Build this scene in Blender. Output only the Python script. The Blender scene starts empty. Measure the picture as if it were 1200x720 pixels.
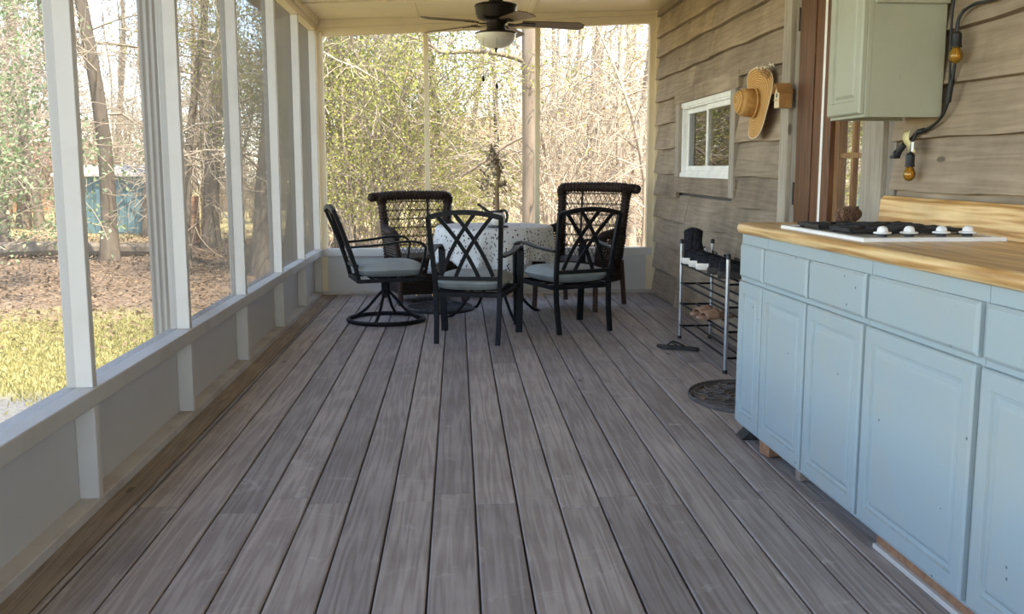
import bpy, bmesh, math, random
import numpy as np
from mathutils import Vector, Matrix, Euler

R = math.radians
COL = bpy.context.scene.collection
SC = bpy.context.scene
SKY_STRENGTH, SUN_STRENGTH, EXPOSURE = .24, 3.0, 2.62

# ------------------------------------------------------------------ materials
def nodes_of(name):
    m = bpy.data.materials.new(name)
    m.use_nodes = True
    nt = m.node_tree
    nt.nodes.clear()
    out = nt.nodes.new('ShaderNodeOutputMaterial')
    return m, nt, out

def N(nt, kind, **kw):
    n = nt.nodes.new(kind)
    for k, v in kw.items():
        if k in n.inputs.keys():
            n.inputs[k].default_value = v
        else:
            setattr(n, k, v)
    return n

def ramp(nt, fac, stops):
    r = nt.nodes.new('ShaderNodeValToRGB')
    el = r.color_ramp.elements
    while len(el) > 1:
        el.remove(el[-1])
    el[0].position = stops[0][0]
    el[0].color = (*stops[0][1], 1)
    for p, c in stops[1:]:
        e = el.new(p)
        e.color = (*c, 1)
    nt.links.new(fac, r.inputs[0])
    return r.outputs[0]

def mixc(nt, fac, a, b, mode='MIX'):
    m = nt.nodes.new('ShaderNodeMix')
    m.data_type = 'RGBA'
    m.blend_type = mode
    for sock, v in ((m.inputs[0], fac), (m.inputs[6], a), (m.inputs[7], b)):
        if hasattr(v, 'is_linked'):
            nt.links.new(v, sock)
        elif isinstance(v, (int, float)):
            sock.default_value = v
        else:
            sock.default_value = (*v, 1)
    return m.outputs[2]

def math_(nt, op, a, b=None, clamp=False):
    m = nt.nodes.new('ShaderNodeMath')
    m.operation = op
    m.use_clamp = clamp
    for i, v in enumerate((a, b)):
        if v is None:
            continue
        if hasattr(v, 'is_linked'):
            nt.links.new(v, m.inputs[i])
        else:
            m.inputs[i].default_value = v
    return m.outputs[0]

def coords(nt, scale=(1, 1, 1), kind='Object', loc=(0, 0, 0)):
    tc = nt.nodes.new('ShaderNodeTexCoord')
    mp = nt.nodes.new('ShaderNodeMapping')
    mp.inputs['Scale'].default_value = scale
    mp.inputs['Location'].default_value = loc
    nt.links.new(tc.outputs[kind], mp.inputs[0])
    return mp.outputs[0]

def noise(nt, vec, scale, detail=4, rough=.55, dist=0):
    n = N(nt, 'ShaderNodeTexNoise')
    n.inputs['Scale'].default_value = scale
    n.inputs['Detail'].default_value = detail
    n.inputs['Roughness'].default_value = rough
    n.inputs['Distortion'].default_value = dist
    nt.links.new(vec, n.inputs['Vector'])
    return n.outputs[0]

def finish(nt, out, color, rough=.6, metallic=0, bump=None, bump_s=.2, bump_d=.01, spec=.5, **kw):
    p = nt.nodes.new('ShaderNodeBsdfPrincipled')
    for sock, v in (('Base Color', color), ('Roughness', rough), ('Metallic', metallic)):
        if hasattr(v, 'is_linked'):
            nt.links.new(v, p.inputs[sock])
        elif isinstance(v, (int, float)):
            p.inputs[sock].default_value = v
        else:
            p.inputs[sock].default_value = (*v, 1)
    p.inputs['Specular IOR Level'].default_value = spec
    for k, v in kw.items():
        p.inputs[k].default_value = v
    if bump is not None:
        b = nt.nodes.new('ShaderNodeBump')
        b.inputs['Strength'].default_value = bump_s
        b.inputs['Distance'].default_value = bump_d
        nt.links.new(bump, b.inputs['Height'])
        nt.links.new(b.outputs[0], p.inputs['Normal'])
    nt.links.new(p.outputs[0], out.inputs[0])
    return p

def mottled(name, c1, c2, scale=6, rough=.6, metallic=0, bump_s=.15, bump_scale=None, spec=.5, stretch=(1, 1, 1), **kw):
    m, nt, out = nodes_of(name)
    v = coords(nt, stretch)
    f = noise(nt, v, scale)
    c = ramp(nt, f, [(.3, c1), (.7, c2)])
    b = noise(nt, v, bump_scale or scale * 6)
    finish(nt, out, c, rough, metallic, b, bump_s, .004, spec, **kw)
    return m

def tone_attr(nt):
    a = nt.nodes.new('ShaderNodeAttribute')
    a.attribute_name = 'tone'
    return a.outputs['Fac']

def plank_wood(name, dark, mid, light, along='y', rough=.7, grain=1.0, spec=.3, scuff=None, knots=True, bump_s=.35, gs=1.0, blotch=.18):
    """Board grain that runs along one axis; each board's own tone comes from its vertices."""
    m, nt, out = nodes_of(name)
    st = {'y': (1, .045, 1), 'x': (.045, 1, 1), 'z': (1, 1, .045)}[along]
    tone = tone_attr(nt)
    off = math_(nt, 'MULTIPLY', tone, 37.0)
    v0 = coords(nt, (1, 1, 1))
    add = nt.nodes.new('ShaderNodeVectorMath'); add.operation = 'ADD'
    cmb = nt.nodes.new('ShaderNodeCombineXYZ')
    for i in range(3):
        nt.links.new(off, cmb.inputs[i])
    nt.links.new(v0, add.inputs[0]); nt.links.new(cmb.outputs[0], add.inputs[1])
    mul = nt.nodes.new('ShaderNodeVectorMath'); mul.operation = 'MULTIPLY'
    nt.links.new(add.outputs[0], mul.inputs[0]); mul.inputs[1].default_value = st
    v = mul.outputs[0]
    warp = noise(nt, v, 9 * gs, 3)
    fine = noise(nt, v, 95 * gs, 5, .65, .4)
    ring = nt.nodes.new('ShaderNodeMath'); ring.operation = 'SINE'
    nt.links.new(math_(nt, 'MULTIPLY', warp, 62.0), ring.inputs[0])
    ringn = math_(nt, 'MULTIPLY_ADD', ring.outputs[0], .5)
    nt.nodes[-1].inputs[2].default_value = .5
    g = math_(nt, 'ADD', math_(nt, 'MULTIPLY', fine, .65), math_(nt, 'MULTIPLY', ringn, .35 * grain))
    c = ramp(nt, g, [(.22, dark), (.5, mid), (.85, light)])
    tr = ramp(nt, tone, [(0, (.72, .72, .74)), (.5, (1, 1, 1)), (1, (1.22, 1.18, 1.12))])
    c = mixc(nt, 1.0, c, tr, 'MULTIPLY')
    big = noise(nt, add.outputs[0], 2.2, 4, .6)
    c = mixc(nt, 1.0, c, ramp(nt, big, [(.3, (1 - blotch, 1 - blotch, 1 - blotch)), (.7, (1 + blotch * .65,) * 3)]), 'MULTIPLY')
    if knots:
        vo = nt.nodes.new('ShaderNodeTexVoronoi')
        vo.inputs['Scale'].default_value = 2.6
        mk = nt.nodes.new('ShaderNodeVectorMath'); mk.operation = 'MULTIPLY'
        nt.links.new(add.outputs[0], mk.inputs[0])
        mk.inputs[1].default_value = {'y': (1.6, .55, 1.6), 'x': (.55, 1.6, 1.6), 'z': (1.6, 1.6, .55)}[along]
        nt.links.new(mk.outputs[0], vo.inputs['Vector'])
        kf = ramp(nt, vo.outputs['Distance'], [(.035, (1, 1, 1)), (.06, (0, 0, 0))])
        c = mixc(nt, kf, c, tuple(x * .55 for x in dark))
    if scuff:
        sv = noise(nt, add.outputs[0], 5.5, 8, .75, .8)
        sf = ramp(nt, sv, [(.58, (0, 0, 0)), (.71, (.6, .6, .6))])
        c = mixc(nt, sf, c, scuff)
    finish(nt, out, c, rough, 0, g, bump_s, .004, spec)
    return m

def painted(name, c, dirt, amount=.35, rough=.5, wear=None, spec=.4):
    m, nt, out = nodes_of(name)
    v = coords(nt)
    f = noise(nt, v, 3.5, 7, .68)
    col = mixc(nt, ramp(nt, f, [(.45, (0, 0, 0)), (.75, (amount, amount, amount))]), c, dirt)
    if wear:
        w = noise(nt, coords(nt, (1, 1, .35)), 34, 6, .7)
        col = mixc(nt, ramp(nt, w, [(.64, (0, 0, 0)), (.71, (.8, .8, .8))]), col, wear)
        vo = nt.nodes.new('ShaderNodeTexVoronoi'); vo.inputs['Scale'].default_value = 13
        nt.links.new(v, vo.inputs['Vector'])
        sp = nt.nodes.new('ShaderNodeSeparateColor'); nt.links.new(vo.outputs['Color'], sp.inputs[0])
        chip = math_(nt, 'MULTIPLY', math_(nt, 'LESS_THAN', vo.outputs['Distance'], .06), math_(nt, 'GREATER_THAN', sp.outputs[0], .72))
        col = mixc(nt, chip, col, tuple(x * .35 for x in wear))
    b = noise(nt, coords(nt, (1, 1, .2)), 60, 3)
    finish(nt, out, col, rough, 0, b, .08, .003, spec)
    return m

def plain(name, c, rough=.5, metallic=0, spec=.5, **kw):
    c2 = tuple(min(1, x * 1.18 + .004) for x in c)
    return mottled(name, c, c2, 9, rough, metallic, .06, 70, spec, **kw)

def screen_mat():
    """Fibreglass insect mesh: the threads cover more of what lies behind the flatter you look along it."""
    m, nt, out = nodes_of('insect_screen')
    g = nt.nodes.new('ShaderNodeNewGeometry')
    d = nt.nodes.new('ShaderNodeVectorMath'); d.operation = 'DOT_PRODUCT'
    nt.links.new(g.outputs['Normal'], d.inputs[0]); nt.links.new(g.outputs['Incoming'], d.inputs[1])
    c = math_(nt, 'MAXIMUM', math_(nt, 'ABSOLUTE', d.outputs['Value']), .06)
    op = math_(nt, 'MINIMUM', math_(nt, 'DIVIDE', .155, c), .95)
    streak = noise(nt, coords(nt, (1, 9, .35)), 3.0, 5, .6)
    op = math_(nt, 'MULTIPLY', op, math_(nt, 'ADD', .78, math_(nt, 'MULTIPLY', streak, .42)), True)
    t = nt.nodes.new('ShaderNodeBsdfTransparent')
    df = nt.nodes.new('ShaderNodeBsdfDiffuse'); df.inputs[0].default_value = (.19, .165, .13, 1)
    tl = nt.nodes.new('ShaderNodeBsdfTranslucent'); tl.inputs[0].default_value = (.19, .165, .13, 1)
    mx = nt.nodes.new('ShaderNodeMixShader'); mx.inputs[0].default_value = .35
    nt.links.new(df.outputs[0], mx.inputs[1]); nt.links.new(tl.outputs[0], mx.inputs[2])
    fin = nt.nodes.new('ShaderNodeMixShader')
    nt.links.new(op, fin.inputs[0]); nt.links.new(t.outputs[0], fin.inputs[1]); nt.links.new(mx.outputs[0], fin.inputs[2])
    nt.links.new(fin.outputs[0], out.inputs[0])
    return m

def glass_mat(name, tint=(.9, .93, .92)):
    m, nt, out = nodes_of(name)
    t = nt.nodes.new('ShaderNodeBsdfTransparent'); t.inputs[0].default_value = (*tint, 1)
    gl = nt.nodes.new('ShaderNodeBsdfGlossy'); gl.inputs['Roughness'].default_value = .02
    fr = nt.nodes.new('ShaderNodeFresnel'); fr.inputs[0].default_value = 3.8
    mx = nt.nodes.new('ShaderNodeMixShader')
    nt.links.new(fr.outputs[0], mx.inputs[0]); nt.links.new(t.outputs[0], mx.inputs[1]); nt.links.new(gl.outputs[0], mx.inputs[2])
    nt.links.new(mx.outputs[0], out.inputs[0])
    return m

def leaf_mat(name, c1, c2, trans=.45):
    m, nt, out = nodes_of(name)
    tone = tone_attr(nt)
    c = ramp(nt, tone, [(0, c1), (1, c2)])
    df = nt.nodes.new('ShaderNodeBsdfDiffuse'); tl = nt.nodes.new('ShaderNodeBsdfTranslucent')
    nt.links.new(c, df.inputs[0]); nt.links.new(c, tl.inputs[0])
    mx = nt.nodes.new('ShaderNodeMixShader'); mx.inputs[0].default_value = trans
    nt.links.new(df.outputs[0], mx.inputs[1]); nt.links.new(tl.outputs[0], mx.inputs[2])
    nt.links.new(mx.outputs[0], out.inputs[0])
    return m

def cloth_print():
    m, nt, out = nodes_of('floral_cotton')
    v = coords(nt, (1, 1, 1), 'UV')
    vo = nt.nodes.new('ShaderNodeTexVoronoi'); vo.inputs['Scale'].default_value = 38
    vo.inputs['Randomness'].default_value = .75
    nt.links.new(v, vo.inputs['Vector'])
    wob = noise(nt, v, 90, 2)
    d = math_(nt, 'ADD', vo.outputs['Distance'], math_(nt, 'MULTIPLY', math_(nt, 'SUBTRACT', wob, .5), .30))
    f1 = ramp(nt, d, [(.27, (1, 1, 1)), (.34, (0, 0, 0))])
    sp = nt.nodes.new('ShaderNodeSeparateColor'); nt.links.new(vo.outputs['Color'], sp.inputs[0])
    pc = ramp(nt, sp.outputs[0], [(0, (.035, .03, .035)), (.4, (.11, .06, .05)), (.7, (.05, .06, .09)), (1, (.16, .11, .07))])
    v2 = nt.nodes.new('ShaderNodeTexVoronoi'); v2.inputs['Scale'].default_value = 70
    nt.links.new(v, v2.inputs['Vector'])
    f2 = ramp(nt, v2.outputs['Distance'], [(.10, (.8, .8, .8)), (.17, (0, 0, 0))])
    c = mixc(nt, f2, (.60, .59, .57), (.20, .19, .17))
    c = mixc(nt, f1, c, pc)
    w = nt.nodes.new('ShaderNodeTexWave'); w.inputs['Scale'].default_value = 160
    nt.links.new(v, w.inputs['Vector'])
    finish(nt, out, c, .85, 0, w.outputs[0], .05, .002, .2)
    return m

def ringed_straw():
    m, nt, out = nodes_of('plaited_straw')
    tc = nt.nodes.new('ShaderNodeTexCoord')
    w = nt.nodes.new('ShaderNodeTexWave'); w.wave_type = 'RINGS'; w.rings_direction = 'Z'
    w.inputs['Scale'].default_value = 23; w.inputs['Distortion'].default_value = 1.6; w.inputs['Detail'].default_value = 2
    nt.links.new(tc.outputs['Object'], w.inputs['Vector'])
    n = noise(nt, tc.outputs['Object'], 60, 3)
    f = math_(nt, 'ADD', math_(nt, 'MULTIPLY', w.outputs[1], .6), math_(nt, 'MULTIPLY', n, .45))
    c = ramp(nt, f, [(.15, (.34, .155, .04)), (.5, (.54, .29, .09)), (.9, (.66, .40, .15))])
    finish(nt, out, c, .7, 0, f, .6, .006, .25)
    return m

MAT = {}
MAT['deck'] = plank_wood('weathered_deck_boards', (.255, .210, .190), (.335, .287, .262), (.42, .366, .334), 'y', .58, 1.1, .35, scuff=(.58, .53, .49), bump_s=.5, gs=1.0)
MAT['deck_edge'] = plank_wood('unstained_edge_board', (.22, .165, .12), (.31, .24, .175), (.39, .31, .235), 'y', .7, .8, .3)
MAT['siding'] = plank_wood('rough_sawn_siding', (.265, .202, .138), (.35, .273, .192), (.44, .352, .258), 'y', .85, .5, .2, bump_s=.35, gs=.8, blotch=.30)
MAT['siding_v'] = plank_wood('rough_sawn_trim_board', (.29, .245, .19), (.38, .33, .262), (.47, .41, .33), 'z', .85, .6, .2, bump_s=.5)
MAT['white'] = painted('white_painted_lumber', (.63, .585, .525), (.46, .40, .31), .30, .5)
MAT['rail'] = painted('weathered_white_rail', (.52, .485, .435), (.36, .30, .24), .6, .55)
MAT['sill'] = painted('stained_white_sill', (.56, .52, .47), (.32, .23, .165), .75, .6)
MAT['panel'] = painted('white_sheet_panel', (.58, .55, .51), (.55, .50, .43), .4, .35)
MAT['column'] = painted('taupe_painted_column', (.42, .375, .32), (.34, .29, .24), .4, .5)
MAT['cream'] = painted('cream_painted_trim', (.78, .655, .44), (.52, .42, .26), .3, .45)
MAT['ceil'] = painted('cream_gloss_ceiling', (.86, .735, .50), (.66, .55, .36), .35, .22, spec=.6)
MAT['screen'] = screen_mat()
MAT['cab'] = painted('chalky_blue_paint', (.35, .415, .425), (.385, .41, .375), .9, .42, wear=(.30, .40, .41))
MAT['cab_groove'] = painted('chalky_blue_paint_worn', (.43, .54, .56), (.30, .36, .36), .5, .5, wear=(.2, .24, .22))
MAT['upper'] = painted('sage_green_paint', (.385, .385, .285), (.29, .285, .20), .6, .42, wear=(.3, .29, .2))
MAT['counter'] = plank_wood('honey_oak_top', (.38, .18, .05), (.62, .37, .14), (.80, .58, .29), 'y', .30, 1.3, .5, knots=False, bump_s=.08)
MAT['doorwood'] = plank_wood('reddish_brown_door_wood', (.055, .020, .008), (.13, .05, .018), (.20, .085, .03), 'z', .45, .8, .4)
MAT['doorwood2'] = plank_wood('golden_brown_door_wood', (.14, .065, .022), (.25, .125, .045), (.36, .20, .08), 'z', .45, .8, .4)
MAT['white_gloss'] = plain('white_vinyl', (.78, .77, .72), .35)
MAT['glass'] = glass_mat('window_glass')
MAT['room'] = plain('dim_room_paint', (.10, .09, .075), .9)
MAT['black_metal'] = mottled('powder_coated_black_steel', (.006, .006, .0065), (.013, .013, .014), 14, .5, .0, .08, 120, .16)
MAT['bronze'] = mottled('oil_rubbed_bronze', (.012, .009, .007), (.03, .022, .016), 10, .4, .6, .05)
MAT['blade'] = plank_wood('fan_blade_veneer', (.09, .055, .03), (.16, .105, .06), (.24, .165, .10), 'x', .4, .7, .4, knots=False, bump_s=.05)
MAT['bowl'] = mottled('frosted_alabaster_glass', (.62, .57, .46), (.74, .70, .60), 9, .35, 0, .03, None, .5, **{'Subsurface Weight': .3, 'Subsurface Radius': (.05, .05, .04)})
MAT['cushion'] = mottled('grey_blue_outdoor_fabric', (.255, .275, .268), (.35, .365, .352), 5, .9, 0, .25, 420, .15)
MAT['wicker'] = mottled('dark_brown_wicker', (.010, .0055, .004), (.040, .023, .015), 60, .6, 0, .9, 150, .25)
MAT['wicker_leg'] = mottled('reddish_wrapped_wicker', (.045, .02, .014), (.09, .045, .03), 60, .5, 0, .9, 150, .4)
MAT['cloth'] = cloth_print()
MAT['cast'] = mottled('dark_cast_resin', (.018, .015, .013), (.045, .038, .033), 40, .6, 0, .8, 60, .4)
MAT['steel'] = mottled('brushed_steel_tube', (.45, .46, .48), (.60, .61, .63), 20, .35, .9, .04)
MAT['black_plastic'] = plain('black_plastic', (.012, .012, .013), .45)
MAT['rubber'] = mottled('dark_rubber', (.022, .019, .017), (.06, .053, .047), 30, .7, 0, .5, 90, .3)
MAT['mat'] = mottled('weathered_grey_rubber', (.085, .072, .064), (.15, .13, .115), 30, .75, 0, .5, 90, .25)
MAT['shoe'] = mottled('black_knit_fabric', (.008, .008, .010), (.028, .028, .032), 60, .9, 0, .6, 300, .2)
MAT['sole'] = plain('off_white_foam', (.72, .66, .58), .7)
MAT['lace'] = plain('grey_lace', (.42, .40, .40), .8)
MAT['tan'] = mottled('tan_leather', (.30, .16, .095), (.42, .25, .16), 20, .6, 0, .3, 100)
MAT['straw'] = ringed_straw()
MAT['straw_edge'] = plain('pale_straw_binding', (.66, .52, .34), .8)
MAT['dried'] = plain('dried_white_flowers', (.72, .64, .50), .9)
MAT['stem'] = plain('dried_stem', (.22, .15, .08), .9)
MAT['bird_wood'] = mottled('varnished_pine', (.36, .17, .05), (.48, .25, .085), 12, .5, 0, .1)
MAT['bird_pale'] = mottled('pale_pine', (.62, .48, .27), (.72, .58, .36), 20, .6, 0, .1)
MAT['enamel'] = plain('white_enamel', (.80, .80, .79), .18)
MAT['hob'] = mottled('grey_enamel_hob', (.24, .24, .235), (.31, .31, .30), 8, .2, 0, .02)
MAT['iron'] = mottled('black_cast_iron', (.009, .009, .009), (.025, .023, .022), 40, .6, 0, .5, 120)
MAT['cone'] = mottled('pine_cone_scale', (.06, .028, .016), (.19, .10, .055), 60, .75, 0, .4, 120)
MAT['cord'] = plain('black_cord', (.010, .010, .010), .55)
MAT['tape'] = mottled('yellow_paper_tag', (.72, .58, .20), (.80, .72, .46), 30, .7, 0, .05)
MAT['white_paper'] = plain('white_paper', (.82, .80, .74), .8)
MAT['brick'] = mottled('old_orange_brick', (.26, .12, .06), (.42, .22, .11), 30, .9, 0, .6, 90)
MAT['ceramic'] = mottled('white_glazed_ceramic', (.60, .57, .50), (.72, .70, .64), 10, .25, 0, .02)
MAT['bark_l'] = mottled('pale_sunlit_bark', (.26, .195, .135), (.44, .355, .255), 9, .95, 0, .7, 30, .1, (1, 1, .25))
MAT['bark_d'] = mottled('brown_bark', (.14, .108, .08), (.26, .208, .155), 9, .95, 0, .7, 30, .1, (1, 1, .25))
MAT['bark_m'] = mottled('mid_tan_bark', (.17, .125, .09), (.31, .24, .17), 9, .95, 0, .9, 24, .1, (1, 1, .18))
MAT['twig'] = mottled('twig_bark', (.36, .285, .20), (.54, .45, .33), 5, .95, 0, .3, 20, .1)
MAT['leaf_y'] = leaf_mat('yellow_green_leaf', (.25, .27, .06), (.50, .48, .15), .5)
MAT['leaf_g'] = leaf_mat('olive_green_leaf', (.10, .14, .035), (.27, .31, .10), .45)
MAT['leaf_h'] = leaf_mat('glossy_grey_green_leaf', (.13, .19, .07), (.45, .50, .30), .35)
MAT['leaf_t'] = leaf_mat('tan_dry_leaf', (.28, .17, .075), (.55, .38, .20), .5)
MAT['grass'] = leaf_mat('spring_grass_blade', (.27, .245, .075), (.46, .40, .16), .4)
MAT['litter'] = leaf_mat('fallen_oak_leaf', (.15, .095, .055), (.36, .255, .165), .2)

# ------------------------------------------------------------------ mesh builder
class MB:
    def __init__(s):
        s.v = []; s.f = []; s.t = []; s.tone = .5; s.uv = None
    def _add(s, vs, fs):
        o = len(s.v)
        s.v.extend(tuple(p) for p in vs)
        s.t.extend([s.tone] * len(vs))
        s.f.extend([tuple(i + o for i in f) for f in fs])
    def box(s, x0, x1, y0, y1, z0, z1, rot=None, piv=None):
        vs = [Vector((x, y, z)) for z in (z0, z1) for y in (y0, y1) for x in (x0, x1)]
        if rot is not None:
            p = Vector(piv) if piv is not None else Vector(((x0 + x1) / 2, (y0 + y1) / 2, (z0 + z1) / 2))
            m = Euler(rot).to_matrix()
            vs = [m @ (q - p) + p for q in vs]
        s._add(vs, [(0, 2, 3, 1), (4, 5, 7, 6), (0, 1, 5, 4), (2, 6, 7, 3), (0, 4, 6, 2), (1, 3, 7, 5)])
    def tube(s, pts, r, seg=8, closed=False, cap=True, flat=1.0, upv=None):
        pts = [Vector(p) for p in pts]
        n = len(pts)
        rs = r if isinstance(r, (list, tuple)) else [r] * n
        vs = []; prev = Vector(upv) if upv is not None else None
        for i, p in enumerate(pts):
            if closed:
                d = pts[(i + 1) % n] - pts[i - 1]
            else:
                d = pts[min(i + 1, n - 1)] - pts[max(i - 1, 0)]
            if d.length < 1e-9:
                d = Vector((0, 0, 1))
            d.normalize()
            if prev is None:
                prev = Vector((0, 0, 1)) if abs(d.z) < .9 else Vector((1, 0, 0))
            u = prev - d * prev.dot(d)
            if u.length < 1e-5:
                u = d.orthogonal()
            u.normalize(); prev = u
            w = d.cross(u)
            for k in range(seg):
                a = 2 * math.pi * (k + .5) / seg
                vs.append(p + u * (math.cos(a) * rs[i]) + w * (math.sin(a) * rs[i] * flat))
        fs = []
        for i in range(n if closed else n - 1):
            j = (i + 1) % n
            for k in range(seg):
                l = (k + 1) % seg
                fs.append((i * seg + k, i * seg + l, j * seg + l, j * seg + k))
        if cap and not closed:
            fs.append(tuple(range(seg))[::-1])
            fs.append(tuple((n - 1) * seg + k for k in range(seg)))
        s._add(vs, fs)
    def bar(s, p, q, w, t, upv=(0, 0, 1)):
        """A flat bar of width w and thickness t between two points (or along several)."""
        pts = [Vector(a) for a in (p if q is None else (p, q))]
        vs = []; n = len(pts)
        for i, a in enumerate(pts):
            d = (pts[min(i + 1, n - 1)] - pts[max(i - 1, 0)]).normalized()
            u = Vector(upv); u = (u - d * u.dot(d)).normalized(); wv = d.cross(u)
            for su, sw in ((-1, -1), (1, -1), (1, 1), (-1, 1)):
                vs.append(a + u * (su * t / 2) + wv * (sw * w / 2))
        fs = [(3, 2, 1, 0), tuple((n - 1) * 4 + k for k in range(4))]
        for i in range(n - 1):
            for k in range(4):
                l = (k + 1) % 4
                fs.append((i * 4 + k, i * 4 + l, i * 4 + 4 + l, i * 4 + 4 + k))
        s._add(vs, fs)
    def lathe(s, prof, seg=24, mat=None, squash=(1, 1)):
        vs = []; n = len(prof)
        for r, z in prof:
            for k in range(seg):
                a = 2 * math.pi * k / seg
                vs.append(Vector((r * math.cos(a) * squash[0], r * math.sin(a) * squash[1], z)))
        if mat is not None:
            vs = [mat @ v for v in vs]
        fs = []
        for i in range(n - 1):
            for k in range(seg):
                l = (k + 1) % seg
                fs.append((i * seg + k, i * seg + l, (i + 1) * seg + l, (i + 1) * seg + k))
        if prof[0][0] > 1e-6:
            fs.append(tuple(range(seg))[::-1])
        if prof[-1][0] > 1e-6:
            fs.append(tuple((n - 1) * seg + k for k in range(seg)))
        s._add(vs, fs)
    def ball(s, c, r, seg=12, rings=8, sc=(1, 1, 1)):
        prof = [(max(1e-7, math.sin(math.pi * i / rings) * r), -math.cos(math.pi * i / rings) * r) for i in range(rings + 1)]
        s.lathe(prof, seg, Matrix.Translation(c) @ Matrix.Diagonal((*sc, 1)))
    def prism(s, poly, axis, a, b):
        """Extrude a 2D outline along an axis from a to b."""
        n = len(poly)
        def P(p, h):
            return {'x': (h, p[0], p[1]), 'y': (p[0], h, p[1]), 'z': (p[0], p[1], h)}[axis]
        vs = [P(p, a) for p in poly] + [P(p, b) for p in poly]
        fs = [tuple(range(n))[::-1], tuple(range(n, 2 * n))]
        for i in range(n):
            j = (i + 1) % n
            fs.append((i, j, n + j, n + i))
        s._add(vs, fs)
    def grid(s, rows):
        h = len(rows); w = len(rows[0])
        s._add([p for r in rows for p in r], [(i * w + j, i * w + j + 1, (i + 1) * w + j + 1, (i + 1) * w + j) for i in range(h - 1) for j in range(w - 1)])
    def nested(s, w, h, loops, axis_fn):
        """Rectangles set one inside the other at given (inset, height), joined: a raised cabinet panel."""
        vs = []; fs = []
        for ins, d in loops:
            for a, b in ((-w / 2 + ins, ins), (w / 2 - ins, ins), (w / 2 - ins, h - ins), (-w / 2 + ins, h - ins)):
                vs.append(axis_fn(a, b, d))
        for i in range(len(loops) - 1):
            for k in range(4):
                l = (k + 1) % 4
                fs.append((i * 4 + k, i * 4 + l, i * 4 + 4 + l, i * 4 + 4 + k))
        n = len(loops) - 1
        fs.append((n * 4, n * 4 + 1, n * 4 + 2, n * 4 + 3)); fs.append((3, 2, 1, 0))
        s._add(vs, fs)
    def build(s, name, mat, parent=None, smooth=35, bevel=0, loc=None, rot=None, fixn=True):
        me = bpy.data.meshes.new(name)
        me.from_pydata(s.v, [], s.f)
        if fixn and len(s.f) < 60000:
            bm = bmesh.new(); bm.from_mesh(me)
            bmesh.ops.recalc_face_normals(bm, faces=bm.faces)
            bm.to_mesh(me); bm.free()
        at = me.attributes.new('tone', 'FLOAT', 'POINT')
        at.data.foreach_set('value', np.array(s.t, dtype=np.float32))
        if s.uv is not None:
            uvl = me.uv_layers.new(name='UVMap')
            li = np.zeros(len(me.loops), dtype=np.int32); me.loops.foreach_get('vertex_index', li)
            uvl.data.foreach_set('uv', np.array(s.uv, dtype=np.float32)[li].ravel())
        if smooth:
            me.shade_smooth()
            me.set_sharp_from_angle(angle=R(smooth))
        me.materials.append(MAT[mat] if isinstance(mat, str) else mat)
        me.update()
        o = bpy.data.objects.new(name, me)
        COL.objects.link(o)
        if parent is not None:
            o.parent = parent
        if loc is not None:
            o.location = loc
        if rot is not None:
            o.rotation_euler = rot
        if bevel:
            b = o.modifiers.new('edge', 'BEVEL'); b.width = bevel; b.segments = 2; b.limit_method = 'ANGLE'; b.angle_limit = R(40)
            b.harden_normals = False
        return o

def boxes(*bs):
    m = MB()
    for b in bs:
        m.box(*b)
    return m

def tag(o, label, cat, group=None, kind=None):
    if label: o['label'] = label
    if cat: o['category'] = cat
    if group: o['group'] = group
    if kind: o['kind'] = kind
    return o

def thing(name, label, cat, loc=(0, 0, 0), rz=0, group=None):
    o = bpy.data.objects.new(name, None)
    o.empty_display_size = .1
    COL.objects.link(o)
    o.location = loc
    o.rotation_euler = (0, 0, rz)
    return tag(o, label, cat, group)

def structure(o, label=None, cat=None):
    o['kind'] = 'structure'
    if label: o['label'] = label
    o['category'] = cat or o.name.split('.')[0].split('_')[0]
    return o

def copy_tree(o, parent=None):
    c = o.copy(); COL.objects.link(c)
    if parent is not None:
        c.parent = parent
    for ch in list(o.children):
        copy_tree(ch, c)
    return c

def arc(c, r, a0, a1, n, plane='xz'):
    out = []
    for i in range(n + 1):
        a = R(a0 + (a1 - a0) * i / n)
        u, v = math.cos(a) * r, math.sin(a) * r
        out.append({'xz': (c[0] + u, c[1], c[2] + v), 'yz': (c[0], c[1] + u, c[2] + v), 'xy': (c[0] + u, c[1] + v, c[2])}[plane])
    return out

def smooth_path(pts, n=8):
    """Catmull-Rom through the points."""
    P = [Vector(p) for p in pts]
    P = [P[0] * 2 - P[1]] + P + [P[-1] * 2 - P[-2]]
    out = []
    for i in range(1, len(P) - 2):
        for k in range(n):
            t = k / n
            a, b, c, d = P[i - 1:i + 3]
            out.append(.5 * ((2 * b) + (c - a) * t + (2 * a - 5 * b + 4 * c - d) * t * t + (3 * b - a - 3 * c + d) * t ** 3))
    out.append(P[-2])
    return out

rng = random.Random(7)
# ------------------------------------------------------------------ porch shell
XL, XR, YE, YB = -1.24, 1.83, 9.00, -2.0
GZ = -0.5
RAIL0, RAIL1 = 0.36, 0.42
def ceil_z(x):
    return 2.44 + .036 * (x + 1.24)

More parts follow.
